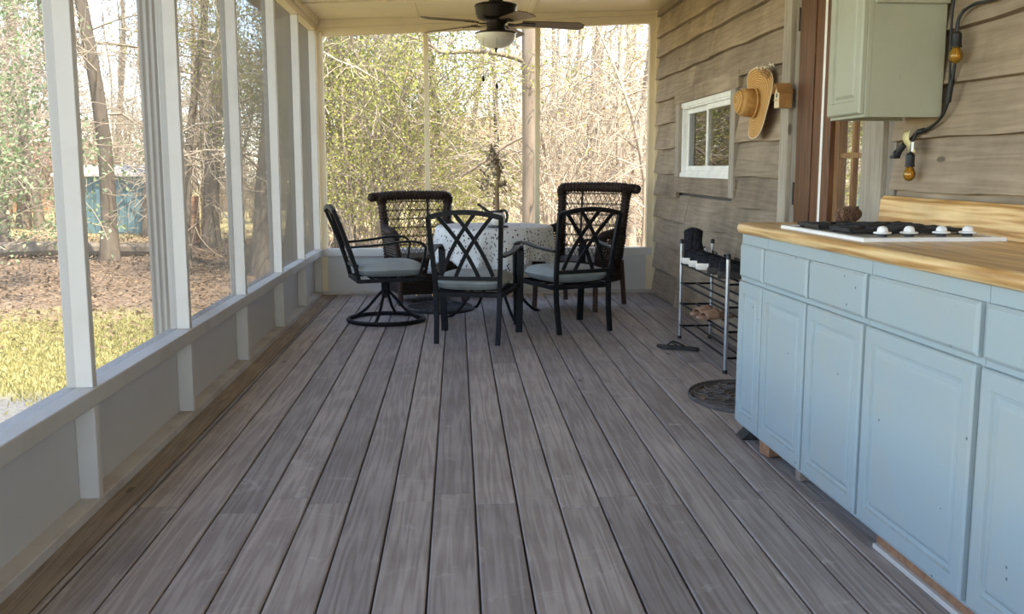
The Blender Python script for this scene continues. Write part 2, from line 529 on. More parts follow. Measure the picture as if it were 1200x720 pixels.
# deck boards: run along the porch, gaps 6 mm, butt joints here and there
m = MB()
pitch = .1457
k0 = math.floor((XL + .11 - .053) / pitch)
brd = random.Random(3)
k = k0
while True:
    xa = .053 + pitch * k + .003
    xb = xa + pitch - .0062
    if xa > XR:
        break
    if xb > XL + .1:
        xa = max(xa, XL + .105); xb = min(xb, XR + .04)
        joints = [YB] + ([3.28 + brd.uniform(-.05, .05), 8.1] if k % 2 == 0 else [-.6, 5.75 + brd.uniform(-.05, .05)] if k % 4 == 1 else [-.4, 3.36 + brd.uniform(-.05, .05)]) + [YE + .02]
        for a, b in zip(joints, joints[1:]):
            m.tone = brd.random() * .8 + .1
            zt = brd.uniform(-.0012, .0012)
            y0, y1 = a + .0012, b - .0012
            prof = [(xa + .004, zt), (xb - .004, zt), (xb, zt - .004), (xb, -.028), (xa, -.028), (xa, zt - .004)]
            m.prism(prof, 'y', y0, y1)
    k += 1
m.tone = .1
floor = structure(m.build('floor', 'deck', smooth=0), 'weathered grey-brown deck boards running the length of the porch')
m = MB()
for a, b in ((YB, 1.9), (1.903, 4.9), (4.903, YE)):
    m.tone = brd.random()
    m.box(XL + .002, XL + .104, a, b, -.028, .001)
structure(m.build('trim_1', 'deck_edge', smooth=0), 'tan unstained board along the deck edge below the knee wall')
m = boxes((-1.5, 2.1, YB - .05, YE + .12, -.10, -.032))
m.tone = .0
structure(m.build('floor_joists', 'black_plastic', smooth=0), 'dark framing under the deck boards', 'floor')

# knee wall along the open side
m = boxes((-1.335, XL + .008, YB, YE, .0, .036))
structure(m.build('baseboard_side', 'sill', bevel=.003), 'rust-stained white sill board on the deck edge', 'baseboard')
m = MB(); m.box(-1.322, -1.300, YB, YE, .036, RAIL0)
structure(m.build('wall_side', 'panel'), 'white sheet panels of the low knee wall', 'wall')
m = MB(); m.box(-1.345, XL + .010, YB, YE - .0, RAIL0, RAIL1)
structure(m.build('trim_2', 'rail', bevel=.004), 'white rail capping the low side wall', 'trim')
POSTS = [-1.52, -.30, .91, 2.13, 3.35, 4.57, 5.79, 7.00, 8.02, 8.95]
n = 3
for i, y in enumerate(POSTS):
    last = i == len(POSTS) - 1
    m = MB(); m.box(-1.328, XL, y - .019, y + .019, RAIL1, 2.345)
    structure(m.build('trim_%d' % n, 'white', bevel=.003), 'white upright between two side screens', 'trim'); n += 1
    m = MB(); m.box(-1.300, XL + .007, y - .040, y + .002, .036, RAIL0)
    structure(m.build('trim_%d' % n, 'white', bevel=.003), 'short white stud of the low side wall', 'trim'); n += 1
m = MB(); m.box(-1.345, XL + .006, YB, YE, 2.345, 2.455)
m.box(-1.25, XL + .03, YB, YE, 2.395, 2.452)
structure(m.build('trim_%d' % n, 'cream', bevel=.004), 'cream header board above the side screens', 'trim'); n += 1
# side screens
w = 1
for a, b in zip([YB] + POSTS, POSTS + [YE]):
    if b - a < .1:
        continue
    m = MB(); m.grid([[(-1.297, a + .019, RAIL1), (-1.297, b - .019, RAIL1)], [(-1.297, a + .019, 2.345), (-1.297, b - .019, 2.345)]])
    structure(m.build('window_%d' % w, 'screen', smooth=0, fixn=False), 'brownish insect screen panel of the open side', 'window'); w += 1
# fluted column outside
m = MB()
fl = []
s_ = .070
for side in range(4):
    for t in range(25):
        u = -1 + 2 * t / 24
        dep = .008 * (0 if abs(u) > .86 else (.5 - .5 * math.cos((u + .86) / 1.72 * 4 * 2 * math.pi)))
        p = Vector((u * s_, -s_ + dep, 0))
        p.rotate(Euler((0, 0, side * math.pi / 2)))
        fl.append((p.x - 1.462, p.y + 5.03))
ded = [fl[0]]
for p in fl[1:]:
    if abs(p[0] - ded[-1][0]) + abs(p[1] - ded[-1][1]) > 1e-4:
        ded.append(p)
if abs(ded[0][0] - ded[-1][0]) + abs(ded[0][1] - ded[-1][1]) < 1e-4:
    ded.pop()
m.prism(ded, 'z', GZ, 2.46)
structure(m.build('column', 'column', smooth=25), 'fluted square porch column standing outside the screens', 'column')

# end wall
m = boxes((XL - .09, XR + .02, YE - .02, YE + .09, .0, .030))
structure(m.build('baseboard_end', 'sill', bevel=.003), 'white sill under the end screens', 'baseboard')
m = boxes((XL - .06, XR, YE + .012, YE + .03, .03, RAIL0))
structure(m.build('wall_end', 'panel'), 'low cream panelled wall below the end screens', 'wall')
m = boxes((XL - .05, XR - .005, YE - .012, YE + .085, RAIL0 - .01, RAIL1))
structure(m.build('trim_%d' % n, 'white', bevel=.004), 'white rail under the end screens', 'trim'); n += 1
def beam_bottom(x):
    return 2.31 + .045 * (x + 1.2)
MULL = [-1.215, -.272, .728, 1.768]
for x in MULL:
    wd = .028 if x in (-1.215, 1.768) else .021
    m = MB(); m.box(x - wd, x + wd, YE - .004, YE + .075, RAIL1, beam_bottom(x) + .03)
    structure(m.build('trim_%d' % n, 'cream', bevel=.003), 'cream upright of the end screens', 'trim'); n += 1
    m = MB(); m.box(x - wd, x + wd, YE - .004, YE + .012, .03, RAIL0 - .01)
    if x in (-1.215, 1.768):
        structure(m.build('trim_%d' % n, 'cream', bevel=.003), 'cream corner stud of the low end wall', 'trim'); n += 1
m = MB()
for zo, yo, hh in ((0, .03, .09), (.065, -.01, .09)):
    vs = []
    for y in (YE + yo - .01, YE + .09):
        for x in (XL - .08, XR):
            vs += [(x, y, beam_bottom(x) + zo), (x, y, beam_bottom(x) + zo + hh)]
    m._add(vs, [(0, 1, 3, 2), (4, 6, 7, 5), (0, 2, 6, 4), (1, 5, 7, 3), (0, 4, 5, 1), (2, 3, 7, 6)])
structure(m.build('trim_%d' % n, 'cream', smooth=0, bevel=.003), 'stepped cream header above the end screens', 'trim'); n += 1
for a, b in zip(MULL, MULL[1:]):
    m = MB(); m.grid([[(a, YE + .045, RAIL1), (b, YE + .045, RAIL1)], [(a, YE + .045, beam_bottom(a) + .02), (b, YE + .045, beam_bottom(b) + .02)]])
    structure(m.build('window_%d' % w, 'screen', smooth=0, fixn=False), 'insect screen panel across the end of the porch', 'window'); w += 1

# ceiling: broad sheets with battens over the joints, and the roof above
m = MB()
for y0, y1 in ((YB, 1.6), (1.602, 4.05), (4.052, 6.49), (6.492, YE + .1)):
    vs = [(x, y, ceil_z(x) + dz) for dz in (0, .015) for y in (y0, y1) for x in (XL - .1, XR + .1)]
    m._add(vs, [(0, 2, 3, 1), (4, 5, 7, 6), (0, 1, 5, 4), (2, 6, 7, 3), (0, 4, 6, 2), (1, 3, 7, 5)])
structure(m.build('ceiling', 'ceil', smooth=0), 'glossy cream painted sheet ceiling', 'ceiling')
for x in (-.36, .64):
    m = MB(); m.box(x - .03, x + .03, YB, YE - .02, ceil_z(x) - .008, ceil_z(x) + .004)
    structure(m.build('trim_%d' % n, 'ceil', bevel=.002), 'flat batten over a ceiling joint', 'trim'); n += 1
for y in (6.49, 8.1):
    vs = [(x, y + dy, ceil_z(x) - .012 + dz) for dz in (0, .016) for dy in (-.03, .03) for x in (XL + .03, XR - .03)]
    m = MB(); m._add(vs, [(0, 2, 3, 1), (4, 5, 7, 6), (0, 1, 5, 4), (2, 6, 7, 3), (0, 4, 6, 2), (1, 3, 7, 5)])
    structure(m.build('trim_%d' % n, 'ceil'), 'flat cross batten on the ceiling', 'trim'); n += 1
m = MB()
vs = [(x, y, z + dz) for dz in (0, .14) for y in (YB - .5, YE + .45) for x, z in ((-1.70, 2.50), (7.5, 5.2))]
m._add(vs, [(0, 2, 3, 1), (4, 5, 7, 6), (0, 1, 5, 4), (2, 6, 7, 3), (0, 4, 6, 2), (1, 3, 7, 5)])
structure(m.build('roof', 'bark_d', smooth=0), 'shed roof of the porch', 'roof')

# ------------------------------------------------------------------ house wall of lapped rough boards
WIN = (6.40, 8.06, 1.03, 1.72)          # opening in the boards (y0, y1, z0, z1)
DOOR0, DOOR1, DOORT = 4.02, 5.36, 2.14
def course(m, y0, y1, z0, z1, seed):
    r = random.Random(seed)
    nseg = max(2, int((y1 - y0) / .12))
    ph = r.uniform(0, 6); am = r.uniform(.001, .004); tilt = r.uniform(-.004, .004)
    rows = []
    for i in range(nseg + 1):
        y = y0 + (y1 - y0) * i / nseg
        wob = am * math.sin(ph + y * 2.1) + .0035 * math.sin(ph * 3 + y * 7.3) + r.uniform(-.0015, .0015) + tilt * (y - y0)
        zb = z0 + wob
        rows.append([(XR + .002, y, z1 + .02), (XR - .040, y, zb), (XR - .006, y, zb - .003), (XR + .024, y, z1 + .02)])
    o = len(m.v)
    m.grid(rows)
    k = len(rows) - 1
    a = o
    m.f.append((a, a + 1, a + 2, a + 3)); b = o + k * 4
    m.f.append((b + 3, b + 2, b + 1, b))
    for i in range(k):
        q = o + i * 4
        m.f.append((q + 3, q, q + 4, q + 7))
zs_far = [.012, .25, .48, .717, .91, 1.10, 1.314, 1.525, 1.734, 1.932, 2.125, 2.288, 2.48, 2.68]
zs_near = [.02, .24, .46, .67, .87, 1.078, 1.278, 1.470, 1.67, 1.87, 2.08, 2.29, 2.48, 2.68]
m = MB(); sd = 1
def lay(y0, y1, zs, cut=None):
    global sd
    r = random.Random(int(y0 * 77))
    for a, b in zip(zs, zs[1:]):
        spans = [(y0, y1)]
        if cut and b > cut[2] + .02 and a < cut[3] - .02:
            spans = [(y0, cut[0]), (cut[1], y1)]
        out = []
        for s0, s1 in spans:
            if s1 - s0 > 2.4:
                c = r.uniform(s0 + .8, s1 - .8); out += [(s0, c - .002), (c + .002, s1)]
            else:
                out.append((s0, s1))
        for s0, s1 in out:
            m.tone = r.random() * .7 + .15; sd += 1
            course(m, s0, s1, a, b, sd)
lay(DOOR1 + .06, YE - .035, zs_far, WIN)
lay(YB, DOOR0, zs_near)
lay(DOOR0, DOOR1 + .06, [DOORT + .1, 2.30, 2.48, 2.68])
structure(m.build('wall_house', 'siding', smooth=0), 'rough-sawn lapped board siding of the house', 'wall')
# sheathing behind the boards, with openings, and the dim room beyond
m = MB()
X0, X1 = XR + .026, XR + .10
for y0, y1, z0, z1 in ((YB, DOOR0, -.5, 2.7), (DOOR0, DOOR1, DOORT, 2.7), (DOOR0, DOOR1, -.5, .02), (DOOR1, WIN[0], -.5, 2.7), (WIN[1], YE + .1, -.5, 2.7), (WIN[0], WIN[1], -.5, WIN[2]), (WIN[0], WIN[1], WIN[3], 2.7)):
    m.box(X0, X1, y0, y1, z0, z1)
structure(m.build('wall_sheathing', 'room', smooth=0), 'dark sheathing behind the siding', 'wall')
m = boxes((4.6, 4.7, YB, YE + .1, -.5, 4.6), (X1, 4.7, YB - .1, YB, -.5, 4.6), (X1, 4.7, YE + .1, YE + .2, -.5, 4.6), (X1, 4.7, YB, YE + .1, -.1, 0.0), (X1, 4.7, YB, YE + .1, 2.66, 2.72))
structure(m.build('wall_interior', 'room', smooth=0), 'dim room inside the house', 'wall')
# end board that closes the siding at the corner of the end wall
m = boxes((XR - .035, XR + .03, YE - .03, YE + .10, 0, 2.62))
structure(m.build('trim_%d' % n, 'cream', bevel=.003), 'cream corner board where siding meets the end screens', 'trim'); n += 1
# corner board beside the door and hinge strip
m = MB(); m.tone = .62; m.box(XR - .045, XR + .02, 5.30, 5.43, .0, 2.30)
structure(m.build('trim_%d' % n, 'siding_v', bevel=.003, smooth=0), 'grey vertical board between siding and door frame', 'trim'); n += 1
m = MB(); m.tone = .05; m.box(XR - .02, XR + .02, 5.205, 5.298, .0, 2.2)
structure(m.build('trim_%d' % n, 'siding_v', smooth=0), 'dark grey strip behind the door hinges', 'trim'); n += 1
# brown door casing
for y0, y1, dx, tn in ((4.985, 5.205, .030, .35), (4.875, 4.982, .022, .75), (4.74, 4.835, .026, .6)):
    m = MB(); m.tone = tn; m.box(XR - dx, XR + .05, y0, y1, .0, 2.14)
    structure(m.build('trim_%d' % n, 'doorwood', bevel=.004, smooth=0), 'reddish brown upright board of the door frame', 'trim'); n += 1
m = MB(); m.tone = .5; m.box(XR - .03, XR + .05, DOOR0, 5.205, 2.14, 2.26)
structure(m.build('trim_%d' % n, 'doorwood', bevel=.004, smooth=0), 'reddish brown head board of the door frame', 'trim'); n += 1
m = MB(); m.box(XR - .024, XR + .0, 4.838, 4.872, .0, 2.14)
structure(m.build('trim_%d' % n, 'white_gloss', bevel=.004), 'white strip running down the door frame', 'trim'); n += 1
m = MB(); m.tone = .55; m.box(XR - .04, XR + .03, 4.10, 4.315, .0, 2.14)
structure(m.build('trim_%d' % n, 'siding_v', bevel=.003, smooth=0), 'grey vertical board beside the glazed door', 'trim'); n += 1
m = MB(); m.tone = .02; m.box(XR - .018, XR + .03, 4.015, 4.098, .0, 2.14)
structure(m.build('trim_%d' % n, 'siding_v', smooth=0), 'darker recessed board by the counter end', 'trim'); n += 1
# glazed door
d = bpy.data.objects.new('door_1', None); COL.objects.link(d); d.location = (XR + .02, 4.53, 0)
structure(d, 'brown wooden door with small glass panes', 'door')
m = MB(); m.tone = .5
for y0, y1, z0, z1 in ((-.213, -.165, 0, 2.13), (.155, .207, 0, 2.13), (-.213, .207, 0, .32), (-.213, .207, 2.0, 2.13)):
    m.box(-.02, .02, y0, y1, z0, z1)
m.build('door_panel', 'doorwood2', d, smooth=0, bevel=.003)
m = MB(); m.tone = .6
m.box(-.014, .014, -.012, .012, .32, 2.0)
for z in (.62, .915, 1.215, 1.51, 1.8):
    m.box(-.0135, .0135, -.165, .155, z - .012, z + .012)
m.build('muntin', 'doorwood2', d, smooth=0, bevel=.002)
m = MB(); m.grid([[(0, -.165, .32), (0, .155, .32)], [(0, -.165, 2.0), (0, .155, 2.0)]])
m.build('pane', 'glass', d, smooth=0, fixn=False)
for z in (1.02, 1.93):
    m = MB(); m.box(-.04, -.026, .655, .70, z - .055, z + .055); m.tube([(-.043, .70, z - .06), (-.043, .70, z + .06)], .008, 8)
    m.build('hinge', 'bronze', d)

# ------------------------------------------------------------------ sliding window in the siding
wr = bpy.data.objects.new('window_%d' % w, None); COL.objects.link(wr); w += 1
wr.location = (XR, 0, 0)
structure(wr, 'small white sliding window in grey board siding', 'window')
y0, y1, z0, z1 = 6.475, 7.985, 1.085, 1.66
def fr(y0, y1, z0, z1, t, xa, xb):
    mm = MB()
    mm.box(xa, xb, y0, y1, z0, z0 + t); mm.box(xa, xb, y0, y1, z1 - t, z1)
    mm.box(xa, xb, y0, y0 + t, z0 + t, z1 - t); mm.box(xa, xb, y1 - t, y1, z0 + t, z1 - t)
    return mm
fr(y0, y1, z0, z1, .045, -.012, .06).build('window_frame', 'white_gloss', wr, bevel=.004)
m = boxes((-.020, -.010, y0 - .004, y1 + .004, z1 - .03, z1 + .006), (-.022, -.006, y0 - .004, y1 + .004, z0 - .006, z0 + .028))
m.build('window_lip', 'white_gloss', wr, bevel=.003)
for i, (a, b, xo) in enumerate(((y0 + .045, 7.25, .012), (7.20, y1 - .045, .034))):
    s1 = fr(a, b, z0 + .045, z1 - .045, .038, xo - .010, xo + .010).build('sash', 'white_gloss', wr, bevel=.003)
    mm = MB(); mm.grid([[(xo, b - .036, z0 + .082), (xo, a + .036, z0 + .082)], [(xo, b - .036, z1 - .082), (xo, a + .036, z1 - .082)]])
    mm.build('pane', 'glass', s1, smooth=0, fixn=False)
for y0_, y1_, z0_, z1_, tn, dx in ((6.30, 8.16, 1.665, 1.775, .6, .040), (6.34, 8.14, .955, 1.08, .12, .034), (7.99, 8.115, 1.08, 1.665, .5, .038), (6.355, 6.470, .955, 1.665, .45, .040)):
    mm = MB(); mm.tone = tn; mm.box(-dx, .03, y0_, y1_, z0_, z1_)
    mm.build('casing', 'siding' if y1_ - y0_ > .5 else 'siding_v', wr, smooth=0, bevel=.003)

# back end of the porch behind the camera: the same screens
m = boxes((XL - .09, XR, YB - .02, YB + .01, 0, RAIL0), (XL - .09, XR, YB - .05, YB + .03, RAIL0, RAIL1), (XL - .09, XR, YB - .05, YB + .03, 2.36, 2.56))
for x in (XL - .05, -.25, .75, XR - .05):
    m.box(x - .02, x + .02, YB - .04, YB + .01, RAIL1, 2.4)
structure(m.build('wall_back', 'white', smooth=0), 'white framed screen wall at the back end', 'wall')
# ------------------------------------------------------------------ base cabinets, counter and what stands on it
CO = Vector((1.205, 4.10, 0)); CROT = math.atan(.036)
CM = Matrix.Translation(CO) @ Matrix.Rotation(CROT, 4, 'Z')
def cw(x, y, z=0):
    return CM @ Vector((x, y, z))
DEP = .425
def front(mm_y):            # panel that faces the porch: (across, up, out) -> local cabinet axes
    return lambda a, h, o, yc=mm_y[0], zc=mm_y[1]: (-o, yc - a, zc + h)
DOOR_LOOPS = [(0, 0), (0, .014), (.006, .020), (.048, .020), (.051, .010), (.063, .009), (.074, .0155), (.082, .0165)]
DRAW_LOOPS = [(0, 0), (0, .012), (.010, .019), (.014, .0195)]
def base_cabinet(s0, s1, fronts, label):
    """s = distance from the far end towards the camera; fronts = [(s0, s1)] columns of one drawer over one door."""
    r = thing('base_cabinet', label, 'cabinet', cw(0, 0), CROT, 'blue base cabinets under the oak counter')
    y0, y1 = -s1, -s0
    m = MB()
    m.box(.02, DEP, y0 + .001, y1 - .001, .066, .084); m.box(.02, DEP, y0 + .001, y0 + .017, .084, .884); m.box(.02, DEP, y1 - .017, y1 - .001, .084, .884)
    m.box(DEP - .008, DEP, y0 + .017, y1 - .017, .084, .884)
    m.build('carcass', 'cab', r, smooth=0)
    m = MB()
    m.box(0, .02, y0 + .001, y1 - .001, .066, .090); m.box(0, .02, y0 + .001, y1 - .001, .840, .884); m.box(0, .02, y0 + .001, y1 - .001, .684, .708)
    edges = [s0 + .001] + [x for f in fronts for x in f] + [s1 - .001]
    for i in range(0, len(edges), 2):
        a, b = edges[i] - (.012 if i else 0), edges[i + 1] + (.012 if i + 2 < len(edges) else 0)
        m.box(0, .02, -b, -a, .090, .684); m.box(0, .02, -b, -a, .708, .840)
    m.build('face_frame', 'cab', r, smooth=0, bevel=.0015)
    for a, b in fronts:
        mid = -(a + b) / 2; wd = b - a
        m = MB(); m.nested(wd, .605, DOOR_LOOPS, front((mid, .082)))
        m.build('door', 'cab', r, smooth=0, bevel=.0012)
        m = MB(); m.nested(wd, .137, DRAW_LOOPS, front((mid, .705)))
        m.build('drawer_front', 'cab', r, smooth=0, bevel=.0012)
    return r
base_cabinet(0, .311, [(.030, .303)], 'narrow blue-grey base cabinet at the far end of the counter')
base_cabinet(.312, 1.217, [(.320, .752), (.774, 1.206)], 'blue-grey base cabinet with two drawers over two doors')
base_cabinet(1.218, 1.838, [(1.230, 1.824)], 'blue-grey base cabinet with one wide drawer over one wide door')
base_cabinet(1.839, 2.90, [(1.853, 2.36), (2.382, 2.885)], 'blue-grey base cabinet nearest the camera, next after the wide single door')
# countertop: rounded front edge, back follows the house wall
m = MB(); m.tone = .5
def back_x(s):
    return (XR - .045 - CO.x - math.sin(CROT) * s) / math.cos(CROT)
prof = []
for i in range(9):
    a = R(-90 + 180 * i / 8)
    prof.append((-.012 - .018 * math.cos(a), .9065 + .0215 * math.sin(a)))
prof = [(-.006, .885)] + prof + [(.05, .928)]
ss = [-.035 + .035 * (1 - math.cos(R(90 * (1 - i / 8)))) for i in range(0, 9)]
rows = []
sta = []
for i in range(9):
    a = R(90 * i / 8)
    sta.append((-.035 + .06 * (1 - math.cos(a)), .06 * (1 - math.sin(a))))
sta.append((1.5, 0)); sta.append((2.92, 0))
for s, inset in sta:
    xb = back_x(s)
    row = [(x + inset if x < .04 else max(x, .05) + inset * .5, -s, z) for x, z in prof]
    row += [(xb, -s, .928), (xb, -s, .885)]
    rows.append(row)
m.grid(rows)
L = len(rows[0])
for i in range(len(rows) - 1):
    m.f.append((i * L + L - 1, i * L, (i + 1) * L, (i + 1) * L + L - 1))
m.f.append(tuple(range(L))); m.f.append(tuple((len(rows) - 1) * L + k for k in range(L))[::-1])
ct = m.build('countertop', 'counter', smooth=40, loc=cw(0, 0), rot=(0, 0, CROT))
tag(ct, 'honey oak countertop with rounded edge on the blue cabinets', 'countertop')
m = MB(); m.tone = .7
m.prism([(XR - .082, .9285), (XR - .046, .9285), (XR - .046, 1.045), (XR - .060, 1.045), (XR - .074, 1.030)], 'y', 1.25, 4.015)
bs = m.build('backsplash', 'counter', smooth=0, bevel=.003)
tag(bs, 'honey oak backsplash board standing against the grey siding', 'backsplash')

# cooktop: white rim, grey pan, black grates, four domed white knobs at its near end
ck = thing('cooktop', 'white-rimmed cooktop with black grates set in the oak counter', 'cooktop', cw(.030, -.36, .928), CROT)
CL, CW_ = .72, .478            # along the counter, depth
m = MB()
m.nested(CL, CW_, [(0, 0), (0, .009), (.004, .013), (.022, .013), (.028, .009), (.03, .009)], lambda a, h, o: (h, -CL / 2 + a, o))
m.build('rim', 'enamel', ck, smooth=0, bevel=.0015)
m = boxes((.031, CW_ - .031, -CL + .031, -.031, .006, .0105))
m.build('pan', 'hob', ck, smooth=0)
m = boxes((.034, CW_ - .034, -CL + .034, -CL + .15, .0100, .0125))
m.build('control_strip', 'hob', ck, smooth=0)
for gx, gy, sz in ((.15, -.15, .205), (.355, -.16, .18), (.15, -.40, .18), (.355, -.41, .205)):
    g = MB()
    h = sz / 2
    for x0, x1, y0, y1 in ((-h, h, -h, -h + .014), (-h, h, h - .014, h), (-h, -h + .014, -h, h), (h - .014, h, -h, h)):
        g.box(gx + x0, gx + x1, gy + y0, gy + y1, .016, .027)
    for a in range(8):
        an = a * math.pi / 4
        p = (gx + math.cos(an) * .028, gy + math.sin(an) * .028, .024); q = (gx + math.cos(an) * h * (1 if a % 2 == 0 else 1.25), gy + math.sin(an) * h * (1 if a % 2 == 0 else 1.25), .024)
        g.bar(p, q, .012, .010)
    for sx in (-1, 1):
        for sy in (-1, 1):
            g.box(gx + sx * (h - .014) - .007, gx + sx * (h - .014) + .007, gy + sy * (h - .014) - .007, gy + sy * (h - .014) + .007, .0104, .018)
    g.build('grate', 'iron', ck, smooth=0)
    b = MB(); b.lathe([(.0001, .0106), (.052, .0106), (.052, .014), (.036, .016), (.036, .021), (.0001, .022)], 20, Matrix.Translation((gx, gy, 0)))
    b.build('burner', 'iron', ck)
for x in (.105, .195, .305, .395):
    kb = MB(); kb.lathe([(.0001, .012), (.0155, .012), (.0155, .018), (.010, .020), (.0001, .020)], 18, Matrix.Translation((x, -CL + .09, 0)))
    ko = kb.build('knob_stem', 'black_plastic', ck)
    kb = MB(); kb.lathe([(.0001, .0205), (.027, .0205), (.029, .0225), (.027, .026), (.0175, .028), (.0165, .036), (.0125, .042), (.006, .0448), (.0001, .0455)], 22, Matrix.Translation((x, -CL + .09, 0)))
    kb.build('knob', 'enamel', ck)
# pine cone
pc = thing('pine_cone', 'large brown pine cone lying on the counter behind the cooktop', 'pine cone', cw(.39, -.145, .929))
m = MB()
cr = random.Random(5)
ax = Vector((.94, .33, .04)).normalized()
m.tube([Vector((0, 0, .031)) + ax * t for t in (-.045, -.02, .0, .025, .045)], [.010, .018, .020, .015, .006], 8)
m.build('core', 'cone', pc)
m = MB()
q0 = Vector((0, 0, 1)).rotation_difference(ax)
for i in range(120):
    t = i / 119
    a = i * 2.39996
    rad = .026 * math.sin(math.pi * (.16 + .80 * t)) ** .8 + .004
    base = Vector((0, 0, -.042 + .088 * t))
    out = Vector((math.cos(a), math.sin(a), .35 + .6 * t)).normalized()
    sd_ = Vector((-math.sin(a), math.cos(a), 0))
    p0 = base + out * .006; p1 = base + out * rad; wd = .0085 * (1 - .45 * t)
    nn = out.cross(sd_) * .0022
    vs = [p0 - sd_ * wd * .4 - nn, p0 + sd_ * wd * .4 - nn, p1 + sd_ * wd - nn, p1 + out * .004, p1 - sd_ * wd - nn,
          p0 - sd_ * wd * .4 + nn, p0 + sd_ * wd * .4 + nn, p1 + sd_ * wd + nn, p1 + out * .003 + nn * 2.4, p1 - sd_ * wd + nn]
    vs = [q0 @ v + Vector((0, 0, .031)) for v in vs]
    m._add(vs, [(0, 1, 2, 3, 4), (9, 8, 7, 6, 5), (0, 5, 6, 1), (1, 6, 7, 2), (2, 7, 8, 3), (3, 8, 9, 4), (4, 9, 5, 0)])
m.build('scales', 'cone', pc, smooth=0)
pc.scale = (1.25, 1.25, 1.25)

# blocks that level the cabinets
m = MB(); m.prism([(-.03, 0), (.07, 0), (.07, .064), (.03, .064), (.0, .03)], 'y', -.045, .045)
tag(m.build('rubber_wedge', 'rubber', smooth=0, bevel=.003, loc=cw(.03, -.03, .0015), rot=(0, 0, CROT)), 'black rubber wedge under the far corner of the narrow cabinet', 'wedge')
m = boxes((-.03, .10, -.04, .04, 0, .058))
tag(m.build('brick', 'brick', smooth=0, bevel=.006, loc=cw(.045, -.30, .0035), rot=(0, 0, CROT + .15)), 'small orange brick propping up the blue cabinets', 'brick')
m = boxes((0, .06, -.022, .022, 0, .060))
tag(m.build('wood_block', 'deck_edge', smooth=0, bevel=.003, loc=cw(.035, -.62, .0025), rot=(0, 0, CROT)), 'little tan wood block under the two-door blue cabinet', 'block')
pl = thing('plinth_board', 'orange-brown board with white lower edge lying under the wide blue cabinet', 'board', cw(.028, -1.28, .002), CROT)
m = MB(); m.tone = .8; m.box(0, .05, -1.45, 0, .017, .062); m.build('board', 'brick', pl, smooth=0, bevel=.002)
m = boxes((-.012, .055, -1.45, .0, 0, .0165)); m.build('white_edge', 'white', pl, smooth=0, bevel=.002)

# ------------------------------------------------------------------ upper cabinet
uc = thing('wall_cabinet', 'sage green wall cabinet hanging on the siding above the counter', 'cabinet', (XR - .042, 3.600, 1.345))
UW, UH, UD = .335, .66, .272
m = MB()
m.box(-UD, 0, 0, .016, 0, UH); m.box(-UD, 0, UW - .016, UW, 0, UH); m.box(-UD, 0, .016, UW - .016, .012, .028); m.box(-UD, 0, .016, UW - .016, UH - .016, UH); m.box(-.008, 0, .016, UW - .016, .028, UH - .016)
m.build('carcass', 'upper', uc, smooth=0, bevel=.0015)
m = MB()
for y0, y1, z0, z1 in ((0, .04, 0, UH), (UW - .04, UW, 0, UH), (.04, UW - .04, 0, .04), (.04, UW - .04, UH - .04, UH)):
    m.box(-UD - .018, -UD - .0005, y0, y1, z0, z1)
m.build('face_frame', 'upper', uc, smooth=0, bevel=.0015)
m = MB(); m.nested(UW - .016, UH - .035, DOOR_LOOPS, lambda a, h, o: (-UD - .0185 - o, UW / 2 - a, .012 + h))
m.build('door', 'upper', uc, smooth=0, bevel=.0012)
m = MB()
m.box(-UD - .0005, 0, -.022, -.0005, .405, .440)
m.box(-UD - .0005, 0, -.030, -.0005, .4405, .452)
m.build('side_ledge', 'upper', uc, smooth=0, bevel=.002)

# ------------------------------------------------------------------ string lights
sl = thing('string_light', 'black cord string light with two amber bulbs hanging on the siding', 'string light', (0, 0, 0))
xw = XR - .055
pts = smooth_path([(xw, 2.95, 1.735), (xw, 3.265, 1.713), (xw, 3.385, 1.716), (xw, 3.466, 1.699), (xw, 3.499, 1.655), (xw, 3.499, 1.521), (xw, 3.530, 1.398), (xw, 3.580, 1.339), (xw, 3.67, 1.306), (xw, 3.737, 1.298), (xw - .004, 3.835, 1.258), (xw - .010, 3.875, 1.235)], 8)
m = MB(); m.tube(pts, .0058, 8)
m.build('cord', 'cord', sl)
pts = smooth_path([(xw - .004, 3.515, 1.80), (xw - .008, 3.522, 1.70), (xw - .004, 3.528, 1.58), (xw, 3.525, 1.46), (xw, 3.532, 1.40)], 6)
m = MB(); m.tube(pts, .0045, 8); m.build('cord', 'cord', sl)
m = MB(); m.tube([(xw, 3.512, 1.475), (xw, 3.530, 1.395)], .0105, 8); m.build('tape_wrap', 'cord', sl); m = MB(); m.tube([(xw, 3.70, 1.300), (xw, 3.745, 1.296)], .011, 8); m.build('tape_wrap', 'cord', sl)
m = MB(); m.tube([(xw - .006, 3.845, 1.252), (xw - .014, 3.885, 1.220)], [.012, .014], 10); m.tube([(xw - .014, 3.885, 1.220), (xw - .016, 3.898, 1.208)], .017, 8); m.box(xw - .030, xw - .002, 3.885, 3.925, 1.196, 1.208)
m.build('plug', 'cord', sl, bevel=.002)
AM = bpy.data.materials.new('amber_bulb_glass'); AM.use_nodes = True
nt = AM.node_tree; nt.nodes.clear(); o_ = nt.nodes.new('ShaderNodeOutputMaterial')
t_ = nt.nodes.new('ShaderNodeBsdfTransparent'); t_.inputs[0].default_value = (.80, .46, .06, 1)
g_ = nt.nodes.new('ShaderNodeBsdfGlossy'); g_.inputs[0].default_value = (1, .8, .45, 1); g_.inputs['Roughness'].default_value = .05
d_ = nt.nodes.new('ShaderNodeBsdfDiffuse'); d_.inputs[0].default_value = (.62, .36, .05, 1)
m1_ = nt.nodes.new('ShaderNodeMixShader'); m1_.inputs[0].default_value = .28
m2_ = nt.nodes.new('ShaderNodeMixShader'); fr_ = nt.nodes.new('ShaderNodeFresnel'); fr_.inputs[0].default_value = 1.7
